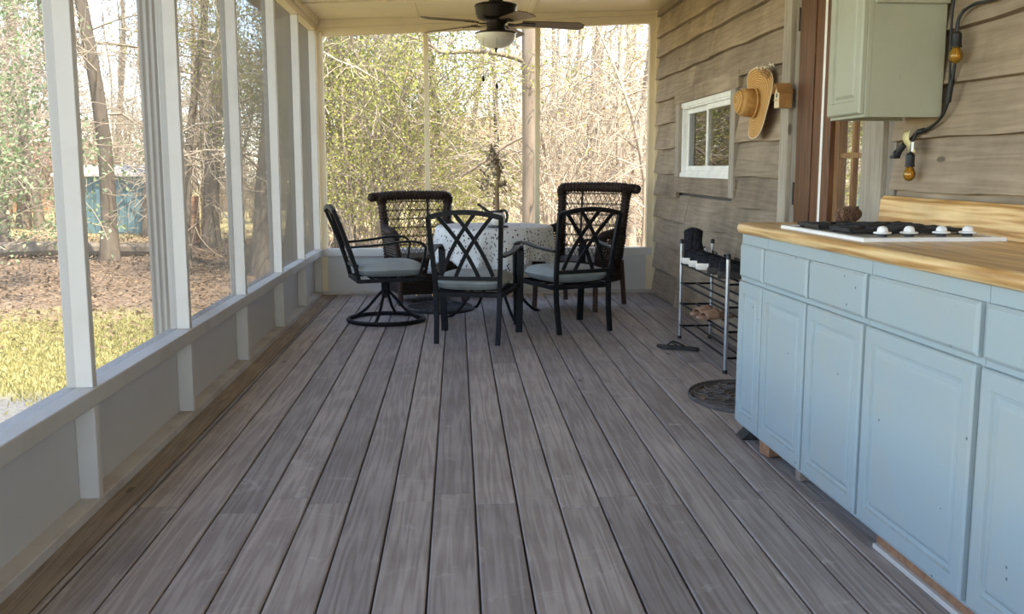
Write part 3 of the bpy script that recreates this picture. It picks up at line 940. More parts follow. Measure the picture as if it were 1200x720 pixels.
nt.links.new(t_.outputs[0], m1_.inputs[1]); nt.links.new(d_.outputs[0], m1_.inputs[2]); nt.links.new(fr_.outputs[0], m2_.inputs[0])
nt.links.new(m1_.outputs[0], m2_.inputs[1]); nt.links.new(g_.outputs[0], m2_.inputs[2]); nt.links.new(m2_.outputs[0], o_.inputs[0])
MAT['amber'] = AM
MAT['filament'] = plain('bright_filament_wire', (.9, .8, .5), .3)
for y, zt in ((3.462, 1.634), (3.770, 1.217)):
    x = xw - .016
    m = MB(); m.tube([(x + .014, y - .012, zt + .076), (x, y - .006, zt + .04), (x, y, zt)], .0045, 8); m.build('drop_wire', 'cord', sl)
    m = MB(); m.lathe([(.0001, .002), (.010, 0), (.0165, -.008), (.017, -.046), (.019, -.049), (.019, -.054), (.0001, -.054)], 18, Matrix.Translation((x, y, zt)))
    m.build('socket', 'cord', sl)
    m = MB(); m.lathe([(.012, -.053), (.015, -.059), (.0215, -.072), (.0235, -.084), (.021, -.096), (.013, -.106), (.004, -.1095), (.0001, -.110)], 20, Matrix.Translation((x, y, zt)))
    b = m.build('bulb', 'amber', sl)
    m = MB(); m.tube(smooth_path([(x, y, zt - .056), (x + .006, y + .006, zt - .075), (x - .006, y, zt - .088), (x, y - .006, zt - .075)], 6), .0016, 5)
    m.build('filament', 'filament', b)
m = MB()
rows = []
for i in range(9):
    t = i / 8
    rows.append([(xw - .016 - .010 * math.sin(t * 5) + k * .002, 3.800 - .030 * t + k * (.052 + .008 * math.sin(t * 3)) - .020, 1.302 - .085 * t) for k in (0, 1)])
m.grid(rows)
o = m.build('yellow_tag', 'tape', sl); sol = o.modifiers.new('t', 'SOLIDIFY'); sol.thickness = .0008
m = boxes((xw - .022, xw - .0205, 3.735, 3.755, 1.222, 1.258))
m.build('paper_tag', 'white_paper', sl, smooth=0)

# ------------------------------------------------------------------ straw hat and birdhouse
ht = thing('straw_hat', 'wide-brimmed golden straw hat hanging crown-out on the siding', 'hat', (XR - .105, 5.72, 1.528))
ht.rotation_euler = Euler((R(0), R(-87), R(3)), 'XYZ')
m = MB()
def brim_pt(r, a):
    sag = .020 * math.sin(2 * a + .6) + .012 * math.sin(3 * a)
    f = max(0, (r - .082) / .118)
    return (r * 1.0 * math.cos(a), r * .93 * math.sin(a), -.005 - .012 * f * f + sag * f * f)
rows = []
prof = [(.0005, .118), (.03, .117), (.055, .110), (.070, .096), (.078, .070), (.081, .035), (.083, .008), (.085, -.008)]
for r, z in prof:
    rows.append([(r * math.cos(2 * math.pi * k / 48), r * math.sin(2 * math.pi * k / 48), z + .004 * math.sin(4 * math.pi * k / 48)) for k in range(49)])
m.grid(rows)
o = m.build('crown', 'straw', ht, smooth=60); sol = o.modifiers.new('t', 'SOLIDIFY'); sol.thickness = .003
m = MB()
rows = [[brim_pt(r, 2 * math.pi * k / 64) for k in range(65)] for r in [.066 + .136 * i / 13 for i in range(14)]]
m.grid(rows)
o = m.build('brim', 'straw', ht, smooth=60); sol = o.modifiers.new('t', 'SOLIDIFY'); sol.thickness = .003
m = MB(); m.tube([brim_pt(.2025, 2 * math.pi * k / 64) for k in range(64)], .0035, 6, closed=True); m.build('brim_binding', 'straw_edge', ht)
m = MB(); m.tube([(.0835 * math.cos(2 * math.pi * k / 40), .0835 * math.sin(2 * math.pi * k / 40), .012) for k in range(40)], .005, 6, closed=True); m.build('hat_band', 'straw', ht)
sp = thing('dried_flower_sprig', 'small sprig of dried white flowers behind the straw hat brim', 'dried flowers', (XR - .06, 5.64, 1.632))
m = MB(); fl_ = MB(); r_ = random.Random(2)
for i in range(16):
    a = (i / 15 - .5) * 1.9
    q = Vector((r_.uniform(-.05, .0), math.sin(a) * .11 - .02, .055 + math.cos(a) * .045 + r_.uniform(-.01, .01)))
    m.tube([(0, 0, 0), q * .6 + Vector((0, 0, .01)), q], .0014, 4)
    for _ in range(3):
        fl_.ball(q + Vector((r_.uniform(-.006, .006), r_.uniform(-.008, .008), r_.uniform(-.006, .006))), .0045, 6, 4)
m.build('stems', 'stem', sp); fl_.build('flowers', 'dried', sp)['kind'] = 'stuff'

bh = thing('birdhouse', 'tiny wooden birdhouse hung on the siding beside the straw hat', 'birdhouse', (XR - .0455, 5.285, 1.475))
bh.scale = (.80, .92, 1.0)
m = MB(); g = [(-.042, 0), (.042, 0), (.042, .075), (0, .125), (-.042, .075)]
m.prism(g, 'x', -.085, 0); m.build('body', 'bird_wood', bh, smooth=0, bevel=.001)
m = MB(); m.prism(g, 'x', -.089, -.0855); fo = m.build('gable_front', 'bird_pale', bh, smooth=0)
m = MB(); m.lathe([(.0001, 0), (.012, 0), (.012, .0012), (.0001, .0012)], 16, Matrix.Translation((-.0892, 0, .066)) @ Matrix.Rotation(R(-90), 4, 'Y')); m.build('entrance_hole', 'black_plastic', fo)
m = MB(); m.tube([(-.086, 0, .040), (-.108, 0, .040)], .0035, 8); m.build('perch', 'bird_pale', bh)
m = MB(); m.tube([(-.01, 0, .09), (.035, 0, .095)], .003, 6); m.build('nail', 'bronze', bh)
for sy in (-1, 1):
    m = MB(); m.bar([(-.105, 0 + sy * .0275, .1045), (.0, sy * .0275, .1045)], None, .078, .006, (0, sy * .64, .77)); m.build('roof_board', 'bird_wood', bh, smooth=0)

# ------------------------------------------------------------------ shoe rack
RX0, RX1, RY0, RY1 = 1.505, 1.715, 5.38, 6.53
rk = thing('shoe_rack', 'narrow silver tube shoe rack with black rods against the siding', 'shoe rack', (0, 0, 0))
for x in (RX0, RX1):
    for y in (RY0, RY1):
        m = MB(); m.tube([(x, y, .014), (x, y, .655)], .0115, 12); po = m.build('post', 'steel', rk)
        m = MB(); m.tube([(x, y, .001), (x, y, .022)], .0135, 12); m.build('foot_cap', 'black_plastic', po)
        m = MB(); m.lathe([(.0135, .650), (.0135, .672), (.009, .680), (.0001, .682)], 12, Matrix.Translation((x, y, 0))); m.build('top_cap', 'black_plastic', po)
SH = [.095, .245, .385, .515]
for z in SH:
    for x in (RX0 + .0, RX0 + .105, RX1):
        dz = 0 if x != RX0 + .105 else -.006
        m = MB(); m.tube([(x, RY0, z + dz), (x, RY1, z + dz)], .0065, 8); m.build('rod', 'black_metal', rk)
    for y in (RY0, RY1):
        m = MB(); m.tube([(RX0, y, z - .006), (RX1, y, z - .006)], .007, 8); m.build('cross_bar', 'black_metal', rk)

def sole_outline(L, W, n=40):
    """Right-foot outline, heel at y=0, toe at y=L."""
    pts = []
    for i in range(n):
        a = 2 * math.pi * i / n
        y = L * (.5 - .5 * math.cos(a))
        t = y / L
        half = W / 2 * (math.sin(math.pi * min(1, max(0, t)) ** .85) ** .55) * (.80 + .22 * t - .12 * math.sin(math.pi * t) ** 4)
        cx = .012 * math.sin(math.pi * t)
        pts.append((cx + half * (1 if a < math.pi else -1), y))
    return pts
def sneaker(name, label, loc, rz, upper='shoe', sole='sole', high=0, group=None, L=.285, W=.102, stripes=False):
    r = thing(name, label, 'shoe', loc, rz, group)
    out = sole_outline(L, W)
    m = MB(); rows = []
    for z, sc in ((0, .90), (.004, .97), (.016, 1.03), (.026, 1.02), (.032, .96)):
        rows.append([((x - .0) * sc, (y - L / 2) * (sc * .5 + .5) + L / 2, z + .016 * max(0, (y / L - .72)) ** 1.5 * 3 + (.010 if z > .01 and y < L * .4 else 0)) for x, y in out + out[:1]])
    m.grid(rows)
    n_ = len(rows[0]); m.f.append(tuple(range(n_ - 1))[::-1]); m.f.append(tuple(4 * n_ + k for k in range(n_ - 1)))
    m.build('sole', sole, r, smooth=50)
    m = MB(); rows = []
    K = 16
    for i in range(K + 1):
        t = i / K; y = .010 + (L - .018) * t
        base = .030 + .016 * max(0, t - .72) ** 1.5 * 3
        top = (.100 + high) if t < .36 else (.100 + high * max(0, 1 - (t - .36) / .16)) * (1 - (t - .36) / .64) + (.052) * ((t - .36) / .64)
        if t > .9: top = base + (top - base) * max(.12, math.sqrt(max(0, 1 - ((t - .9) / .1) ** 2)))
        if t < .05: top *= .985
        half = W * .47 * (math.sin(math.pi * (t * .93 + .035) ** .85) ** .5) * (.82 + .18 * t)
        row = []
        for k in range(13):
            a = math.pi * k / 12
            sq = .80 if t < .4 else .95
            pinch = 1 - (.36 if t < .42 else .36 * max(0, 1 - (t - .42) / .3)) * math.sin(a) ** 2
            row.append((half * math.copysign(abs(math.cos(a)) ** sq, math.cos(a)) * pinch + .008 * math.sin(math.pi * t), y, base + (top - base) * math.sin(a) ** .75))
        rows.append(row)
    m.grid(rows)
    m.f.append(tuple(range(13))); o = len(m.v) - 13; m.f.append(tuple(o + k for k in range(13))[::-1])
    m.build('upper', upper, r, smooth=60)
    # collar opening with dark lining
    m = MB()
    zc = .101 + high
    m.tube([(.030 * math.cos(a) + .004, .062 + .043 * math.sin(a), zc + .006 * math.sin(a + 3.6)) for a in [2 * math.pi * k / 20 for k in range(20)]], .007, 8, closed=True)
    m.build('collar', upper, r)
    if high > 0:
        m = MB(); rows = []
        for z, kx, ky, yo in ((.075, .038, .058, .072), (.105 + high * .3, .038, .057, .070), (zc + .012, .042, .064, .070)):
            rows.append([(kx * math.cos(2 * math.pi * k / 20) + .004, yo + ky * math.sin(2 * math.pi * k / 20), z + (.012 * math.cos(4 * math.pi * k / 20) if z > .1 + high * .5 else 0)) for k in range(21)])
        m.grid(rows); so = m.build('shaft', upper, r, smooth=60); q = so.modifiers.new('t', 'SOLIDIFY'); q.thickness = .006
    m = MB()
    for i in range(5):
        y = .125 + .018 * i; z = .098 + high * max(0, .4 - i * .14) - .010 * i
        m.tube(smooth_path([(-.024, y, z - .012), (0.004, y + .004, z + .001), (.030, y, z - .012)], 4), .0028, 6)
    m.tube(smooth_path([(0, .118, zc * .0 + .090), (-.018, .10, .115), (-.024, .125, .108), (0, .122, .094), (.02, .10, .118), (.028, .128, .106), (.004, .124, .092)], 6), .0024, 6)
    m.build('laces', 'lace' if stripes else 'shoe', r)
    if stripes:
        for sx in (-1, 1):
            m = MB()
            for i in range(3):
                m.bar([(sx * .046 + .006, .110 + i * .02, .040), (sx * .045 + .006, .120 + i * .02, .055), (sx * .036 + .006, .128 + i * .02, .070)], None, .010, .004, (sx, 0, .3))
            m.build('side_stripes', 'lace', r, smooth=0)
    return r
ZS = .522
G = 'black shoes on the top of the shoe rack'
sneaker('sneaker', 'tall black high-top sneaker on the far end of the shoe rack', (1.488, 6.44, ZS), R(-103), high=.115, group=G)
sneaker('sneaker', 'black sneaker with grey side stripes and off-white sole on the shoe rack', (1.486, 6.25, ZS), R(-100), group=G, stripes=True)
sneaker('sneaker', 'black laced sneaker next along from the grey-striped one', (1.49, 6.07, ZS), R(-99), group=G)
sneaker('sneaker', 'black sneaker with dark sole at the near end of the rack top', (1.495, 5.80, ZS), R(-95), sole='rubber', group=G)
sneaker('sneaker', 'black dark-soled shoe partly behind the counter end', (1.50, 5.58, ZS), R(-92), sole='rubber', group=G)
def slipper(label, loc, rz, mt, strap=True, name='sandal', group=None, L=.26, toe_post=False):
    r = thing(name, label, 'sandal' if name == 'sandal' else 'flip-flop', loc, rz, group)
    out = sole_outline(L, .095)
    m = MB(); rows = []
    def lift(y): return .018 * (y / L - .55) ** 2 * 2 if y / L > .55 else 0
    for z, sc in ((0, .95), (.004, 1), (.016, 1), (.020, .95)):
        rows.append([(x * sc, (y - L / 2) * sc + L / 2, z + lift(y)) for x, y in out + out[:1]])
    m.grid(rows); n_ = len(rows[0]); m.f.append(tuple(range(n_ - 1))[::-1]); m.f.append(tuple(3 * n_ + k for k in range(n_ - 1)))
    m.build('sole', mt, r, smooth=50)
    m = MB()
    if toe_post:
        for sx in (-1, 1):
            m.tube(smooth_path([(.006, L * .74, .028), (.006 + sx * .022, L * .62, .046), (.006 + sx * .044, L * .38, .018)], 6), .006, 8, flat=.6)
    else:
        rows = []
        for i in range(6):
            t = i / 5; y = L * (.45 + .36 * t)
            rows.append([(.052 * (1 - .12 * t) * math.cos(math.pi * k / 10) + .008, y, .010 + .056 * (1 - .35 * t) * math.sin(math.pi * k / 10)) for k in range(11)])
        m.grid(rows)
    so = m.build('strap', mt, r, smooth=60)
    if not toe_post:
        q = so.modifiers.new('t', 'SOLIDIFY'); q.thickness = .005
    return r
slipper('tan slip-on sandal on the lower shoe rack rods, farther of the pair', (1.66, 5.98, SH[1] + .007), R(112), 'tan', group='pair of tan sandals on the rack')
slipper('tan slip-on sandal on the lower shoe rack rods, nearer of the pair', (1.67, 5.82, SH[1] + .007), R(108), 'tan', group='pair of tan sandals on the rack')
slipper('black flip-flop lying alone on the deck in front of the shoe rack', (1.525, 6.06, .002), R(66), 'rubber', name='flip_flop', L=.275, toe_post=True)

# ------------------------------------------------------------------ scrollwork door mat
mt_ = thing('door_mat', 'round grey-brown scrollwork rubber mat on the deck before the door', 'door mat', (1.47, 4.79, .002))
m = MB()
def ell(sc, a): return (.30 * sc * math.cos(a), .36 * sc * math.sin(a), .008)
m.tube([ell(1, 2 * math.pi * k / 64) for k in range(64)], .010, 8, closed=True, flat=.6, upv=(0, 0, 1))
m.tube([ell(.9, 2 * math.pi * k / 64) for k in range(64)], .006, 6, closed=True)
m.build('rim', 'mat', mt_)
m = MB()
for a0 in range(10):
    a = 2 * math.pi * a0 / 10
    for sgn in (-1, 1):
        pts = []
        for i in range(26):
            t = i / 25
            rr = .10 * (1 - t * .86); th = sgn * (t * 8.2)
            c0 = Vector(ell(.62, a + sgn * .16))
            pts.append((c0.x + rr * math.cos(a + th), c0.y + rr * math.sin(a + th), .007 + .003 * (sgn > 0)))
        m.tube(pts, .0048, 6)
for a0 in range(8):
    a = 2 * math.pi * a0 / 8
    pts = [(.30 * .9 * t * math.cos(a + .5 * math.sin(t * 5)), .36 * .9 * t * math.sin(a + .5 * math.sin(t * 5)), .006) for t in [i / 14 for i in range(15)]]
    m.tube(pts, .0048, 6)
m.tube([ell(.34, 2 * math.pi * k / 40) for k in range(40)], .006, 6, closed=True)
m.build('scrollwork', 'mat', mt_)
# ------------------------------------------------------------------ patio chairs
def cushion_mesh(w, d, h, r=.035, puff=.012):
    m = MB(); nx, ny = 14, 14
    def sect(s, zf):
        rows = []
        for j in range(ny + 1):
            v = -1 + 2 * j / ny
            row = []
            for i in range(nx + 1):
                u = -1 + 2 * i / nx
                e = (1 - abs(u) ** 6) ** .5 * (1 - abs(v) ** 6) ** .5
                x = u * w / 2 * (1 - .10 * abs(v) ** 8); y = v * d / 2 * (1 - .10 * abs(u) ** 8)
                row.append((x, y, zf * (h / 2 * e + puff * (1 - u * u) * (1 - v * v))))
            rows.append(row)
        return rows
    top = sect(1, 1); bot = [r_[::-1] for r_ in sect(1, -1)]
    m.grid(top); m.grid(bot)
    return m
def piping(w, d, z):
    pts = []
    for k in range(48):
        a = 2 * math.pi * k / 48
        c, s = math.cos(a), math.sin(a)
        pts.append((w / 2 * .965 * math.copysign(abs(c) ** .28, c), d / 2 * .965 * math.copysign(abs(s) ** .28, s), z))
    return pts
def patio_chair(label, loc, rz, swivel=False):
    r = thing('swivel_patio_chair' if swivel else 'patio_chair', label, 'chair', loc, rz, 'black metal patio chairs at the table')
    sz = .338 if not swivel else .345      # seat frame height
    top = .845
    lean = .10 if not swivel else .17
    foot_y = -.27
    def post(s, z):      # rear post centre line
        t = max(0, (z - sz) / (top - sz))
        return Vector((s * (.212 + .028 * t), -.235 - lean * t ** 1.2, z))
    # back frame
    m = MB()
    for s in (-1, 1):
        zz = [sz + (top - sz) * i / 8 for i in range(9)]
        m.bar([post(s, z) for z in zz], None, .029, .030, (0, 1, 0))
    tops = []
    for i in range(13):
        u = -1 + 2 * i / 12
        p = post(1, top); tops.append(Vector((u * p.x, p.y - .004 * (1 - u * u), top - .006 + .034 * (1 - u * u))))
    m.bar(tops, None, .030, .032, (0, 0, 1))
    lo = [Vector((u * .216, -.245 - .014 * (1 - u * u), sz + .098)) for u in (-1, -.5, 0, .5, 1)]
    m.bar(lo, None, .022, .026, (0, 0, 1))
    m.build('back_frame', 'black_metal', r, smooth=30, bevel=.002)
    for a, b, bow in ((-.78, .36, .02), (-.28, .80, .02), (.78, -.36, -.02), (.28, -.80, -.02)):
        m = MB(); pts = []
        for i in range(10):
            t = i / 9
            z = top + .018 * (1 - a * a) + (sz + .098 - top) * t
            u = a + (b - a) * t + bow * 4 * math.sin(math.pi * t)
            p = post(1, min(z, top)); pts.append(Vector((u * (p.x - .005), p.y + (.006 if a < b else -.006), z)))
        m.bar(pts, None, .025, .010, (0, 1, .1))
        m.build('lattice_bar', 'black_metal', r, smooth=30)
    # seat
    m = MB()
    ring = [(-.225, -.235, sz - .012), (.225, -.235, sz - .012), (.262, .245, sz - .002), (-.262, .245, sz - .002)]
    for i in range(4):
        m.bar(ring[i], ring[(i + 1) % 4], .024, .028)
    for t in (.25, .5, .75):
        m.bar((-.23 - .03 * t, -.235 + .48 * t, sz - .008), (.23 + .03 * t, -.235 + .48 * t, sz - .008), .03, .008)
    m.build('seat_frame', 'black_metal', r, smooth=30, bevel=.002)
    m = cushion_mesh(.485, .51, .100)
    c = m.build('cushion', 'cushion', r, smooth=70, loc=(0, .018, sz + .064))
    m = MB(); m.tube(piping(.485, .51, .0), .0045, 6, closed=True); m.build('piping', 'cushion', c)
    # arms
    for s in (-1, 1):
        m = MB()
        p0 = post(s, .585) + Vector((s * .012, 0, 0))
        path = smooth_path([p0, (s * .272, -.08, .600), (s * .285, .10, .622), (s * .285, .21, .612), (s * .282, .252, .575)], 6)
        m.bar(path, None, .042, .016, (0, 0, 1))
        a = m.build('arm', 'black_metal', r, smooth=40, bevel=.002)
        if swivel:
            m = MB(); m.bar(smooth_path([(s * .282, .252, .58), (s * .275, .235, .48), (s * .262, .20, sz)], 5), None, .022, .016, (0, 1, 0)); m.build('arm_support', 'black_metal', a, smooth=40)
    if not swivel:
        for s in (-1, 1):
            m = MB(); m.bar(smooth_path([(s * .214, -.235, sz + .02), (s * .210, -.243, .2), (s * .205, -.275, .0)], 6), None, .030, .030, (0, 1, 0)); m.build('leg', 'black_metal', r, smooth=30, bevel=.002)
            m = MB(); m.bar([(s * .283, .252, .585), (s * .276, .256, .3), (s * .268, .262, .0)], None, .046, .026, (0, 1, 0)); m.build('leg', 'black_metal', r, smooth=30, bevel=.002)
    else:
        m = MB(); m.tube([(0, 0, .205), (0, 0, .34)], .032, 14); m.tube([(0, 0, .33), (0, 0, .362)], .09, 14); m.bar((-.1, -.02, .345), (.1, -.02, .345), .10, .03)
        m.build('swivel_hub', 'black_metal', r, bevel=.002)
        m = MB(); m.tube([(.285 * math.cos(2 * math.pi * k / 48), .285 * math.sin(2 * math.pi * k / 48), .0175) for k in range(48)], .016, 8, closed=True, upv=(0, 0, 1)); m.build('base_ring', 'black_metal', r)
        for k in range(4):
            a = math.pi / 4 + k * math.pi / 2 + .3
            ca, sa = math.cos(a), math.sin(a)
            m = MB(); m.tube(smooth_path([(.02 * ca, .02 * sa, .235), (.07 * ca, .07 * sa, .185), (.15 * ca, .15 * sa, .095), (.235 * ca, .235 * sa, .035), (.28 * ca, .28 * sa, .022)], 5), .0115, 8)
            m.build('base_leg', 'black_metal', r)
    return r
patio_chair('black lattice-back armchair with grey cushion seen squarely from behind', (.110, 6.645, 0), math.atan2(-.206, .98))
patio_chair('black lattice-back armchair with grey cushion standing before a wicker chair', (.782, 7.045, 0), math.atan2(.39, .92))
patio_chair('black swivel armchair on a round ring base, side-on to the camera', (-.55, 7.42, 0), math.atan2(-.968, .25), True)

# ------------------------------------------------------------------ table with floral cloth
TX, TY, TZ, TR = .285, 7.735, .700, .45
tb = thing('patio_table', 'round patio table on curved black iron legs under the floral cloth', 'table', (TX, TY, 0))
m = MB(); m.lathe([(.0001, TZ - .028), (TR - .02, TZ - .028), (TR, TZ - .02), (TR, TZ - .008), (TR - .008, TZ - .003), (.0001, TZ - .003)], 48)
m.build('tabletop', 'black_metal', tb)
m = MB(); m.tube([(.19 * math.cos(2 * math.pi * k / 32), .19 * math.sin(2 * math.pi * k / 32), .22) for k in range(32)], .010, 8, closed=True, upv=(0, 0, 1)); m.build('brace_ring', 'black_metal', tb)
for k in range(4):
    a = R(22 + 90 * k); ca, sa = math.cos(a), math.sin(a)
    m = MB(); m.tube(smooth_path([(.30 * ca, .30 * sa, TZ - .028), (.24 * ca, .24 * sa, .5), (.19 * ca, .19 * sa, .22), (.26 * ca, .26 * sa, .10), (.345 * ca, .345 * sa, .02), (.385 * ca, .385 * sa, .007)], 6), .0115, 8)
    lg = m.build('leg', 'black_metal', tb)
    m = MB(); m.lathe([(.0001, .0005), (.024, .0005), (.024, .006), (.012, .012), (.0001, .012)], 14, Matrix.Translation((.385 * ca, .385 * sa, 0))); m.build('foot', 'black_metal', lg)
# cloth: square with softened corners, hanging in folds
m = MB(); uv = []
HN = 64; S = .70
rows = []
for j in range(HN + 1):
    row = []
    for i in range(HN + 1):
        u = -1 + 2 * i / HN; v = -1 + 2 * j / HN
        # soften the corners
        k = max(abs(u), abs(v)); l = math.hypot(u, v)
        lim = min(1.0, 1.19 / (l / k)) if k > 0 else 1
        u2, v2 = u * lim * S, v * lim * S
        ca, sa = math.cos(R(38)), math.sin(R(38))
        x, y = u2 * ca - v2 * sa, u2 * sa + v2 * ca
        rr = math.hypot(x, y); a = math.atan2(y, x)
        RT = TR + .004
        if rr <= RT - .012:
            p = (x, y, TZ + .002)
        else:
            e = rr - (RT - .012)
            bend = min(e, .028)
            drop = max(0, e - .028)
            ang = bend / .028 * math.pi / 2
            ro = RT - .012 + .018 * math.sin(ang)
            zz = TZ + .002 - .018 * (1 - math.cos(ang)) - drop
            fold = .5 + .5 * math.sin(9 * a + 1.1 * math.sin(2 * a)) + .35 * math.sin(17 * a + 1)
            ro += drop * .15 * fold + .002
            ang2 = a + .05 * drop / .3 * math.sin(9 * a + .8)
            p = (ro * math.cos(ang2), ro * math.sin(ang2), zz)
        row.append(p); uv.append((u * S, v * S))
    rows.append(row)
m.grid(rows); m.uv = uv
cl = m.build('tablecloth', 'cloth', smooth=80, loc=(TX, TY, 0))
q = cl.modifiers.new('t', 'SOLIDIFY'); q.thickness = .0012; q.offset = 1
tag(cl, 'white tablecloth printed with small dark flowers over the round table', 'tablecloth')

# pitcher with spout and a dried branch in it
pt = thing('spouted_pot', 'small dark-rimmed white pot with long upturned spout on the floral cloth', 'pot', (.305, 7.50, TZ + .0045))
m = MB(); m.lathe([(.0001, 0), (.074, 0), (.080, .004), (.080, .012), (.055, .016), (.0001, .016)], 28); m.build('saucer', 'black_plastic', pt)
m = MB(); m.lathe([(.0001, .016), (.040, .016), (.056, .035), (.062, .062), (.056, .090), (.040, .112), (.034, .118)], 28); m.build('body', 'ceramic', pt)
m = MB(); m.lathe([(.030, .113), (.042, .112), (.040, .122), (.036, .130), (.028, .128)], 28); m.tube(smooth_path([(.02, .0, .128), (.060, -.01, .122), (.072, -.012, .08), (.062, -.008, .035)], 6), .010, 8)
m.build('rim_and_handle', 'black_plastic', pt)
m = MB(); m.tube(smooth_path([(-.03, 0, .108), (-.075, -.01, .118), (-.115, -.012, .150), (-.155, -.015, .178)], 6), [.014] * 7 + [.012] * 6 + [.009] * 6, 10); m.build('spout', 'black_plastic', pt)
br = thing('dried_branch', 'upright dried branch with grey-tan leaves standing in the spouted pot', 'branch', (.305, 7.50, TZ + .100))
m = MB(); m.tube(smooth_path([(0, 0, 0), (-.006, 0, .14), (.002, .0, .30), (-.012, 0, .42), (-.05, 0, .53)], 6), [.017] * 8 + [.013] * 8 + [.007] * 9, 7)
tw = []
r_ = random.Random(11)
for t, dx, dz in ((.20, -.13, .05), (.26, .06, -.06), (.30, .09, .10), (.36, -.08, .10), (.40, .07, .05), (.16, -.14, -.03)):
    q = smooth_path([(0, 0, t), (dx * .5, r_.uniform(-.03, .03), t + dz * .7), (dx, r_.uniform(-.05, .05), t + dz)], 5)
    m.tube(q, .0028, 5); tw += [Vector(p) for p in q[2:]]
m.build('stem', 'stem', br)
m = MB()
cen = [(Vector((-.025, 0, .40)), .055, 90), (Vector((-.045, 0, .47)), .040, 40), (Vector((-.09, 0, .24)), .06, 46), (Vector((.04, 0, .24)), .045, 36), (Vector((.0, 0, .32)), .04, 30)]
for c, sd_, nn in cen:
    for _ in range(nn):
        p = c + Vector((r_.gauss(0, sd_ * .5), r_.gauss(0, sd_ * .5), r_.gauss(0, sd_ * .6)))
        d = Vector((r_.gauss(0, 1), r_.gauss(0, 1), r_.gauss(-.4, 1))).normalized(); s_ = d.orthogonal().normalized()
        m.tone = r_.random()
        ln = r_.uniform(.024, .046)
        m._add([p, p + d * ln * .5 + s_ * ln * .3, p + d * ln, p + d * ln * .5 - s_ * ln * .3], [(0, 1, 2, 3)])
MAT['leaf_dry'] = leaf_mat('grey_tan_dried_leaf', (.20, .155, .105), (.50, .42, .32), .3)
m.build('leaves', 'leaf_dry', br, smooth=0)

# umbrella base
ub = thing('umbrella_base', 'round dark cast umbrella base on the deck beside the table', 'umbrella base', (-.15, 8.00, 0))
m = MB(); m.lathe([(.0001, .0), (.275, .0), (.28, .006), (.278, .020), (.262, .030), (.20, .042), (.11, .060), (.055, .075), (.0001, .078)], 48); m.build('weight', 'cast', ub)
m = MB()
for k in range(28):
    a = 2 * math.pi * k / 28
    m.tube([(.265 * math.cos(a), .265 * math.sin(a), .030), (.19 * math.cos(a + .12), .19 * math.sin(a + .12), .045), (.10 * math.cos(a), .10 * math.sin(a), .064)], .005, 5)
m.build('raised_pattern', 'cast', ub)
m = MB(); m.tube([(0, 0, .07), (0, 0, .22)], .026, 16); m.tube([(0, 0, .16), (0, 0, .175)], .031, 16); m.build('pole_sleeve', 'cast', ub)

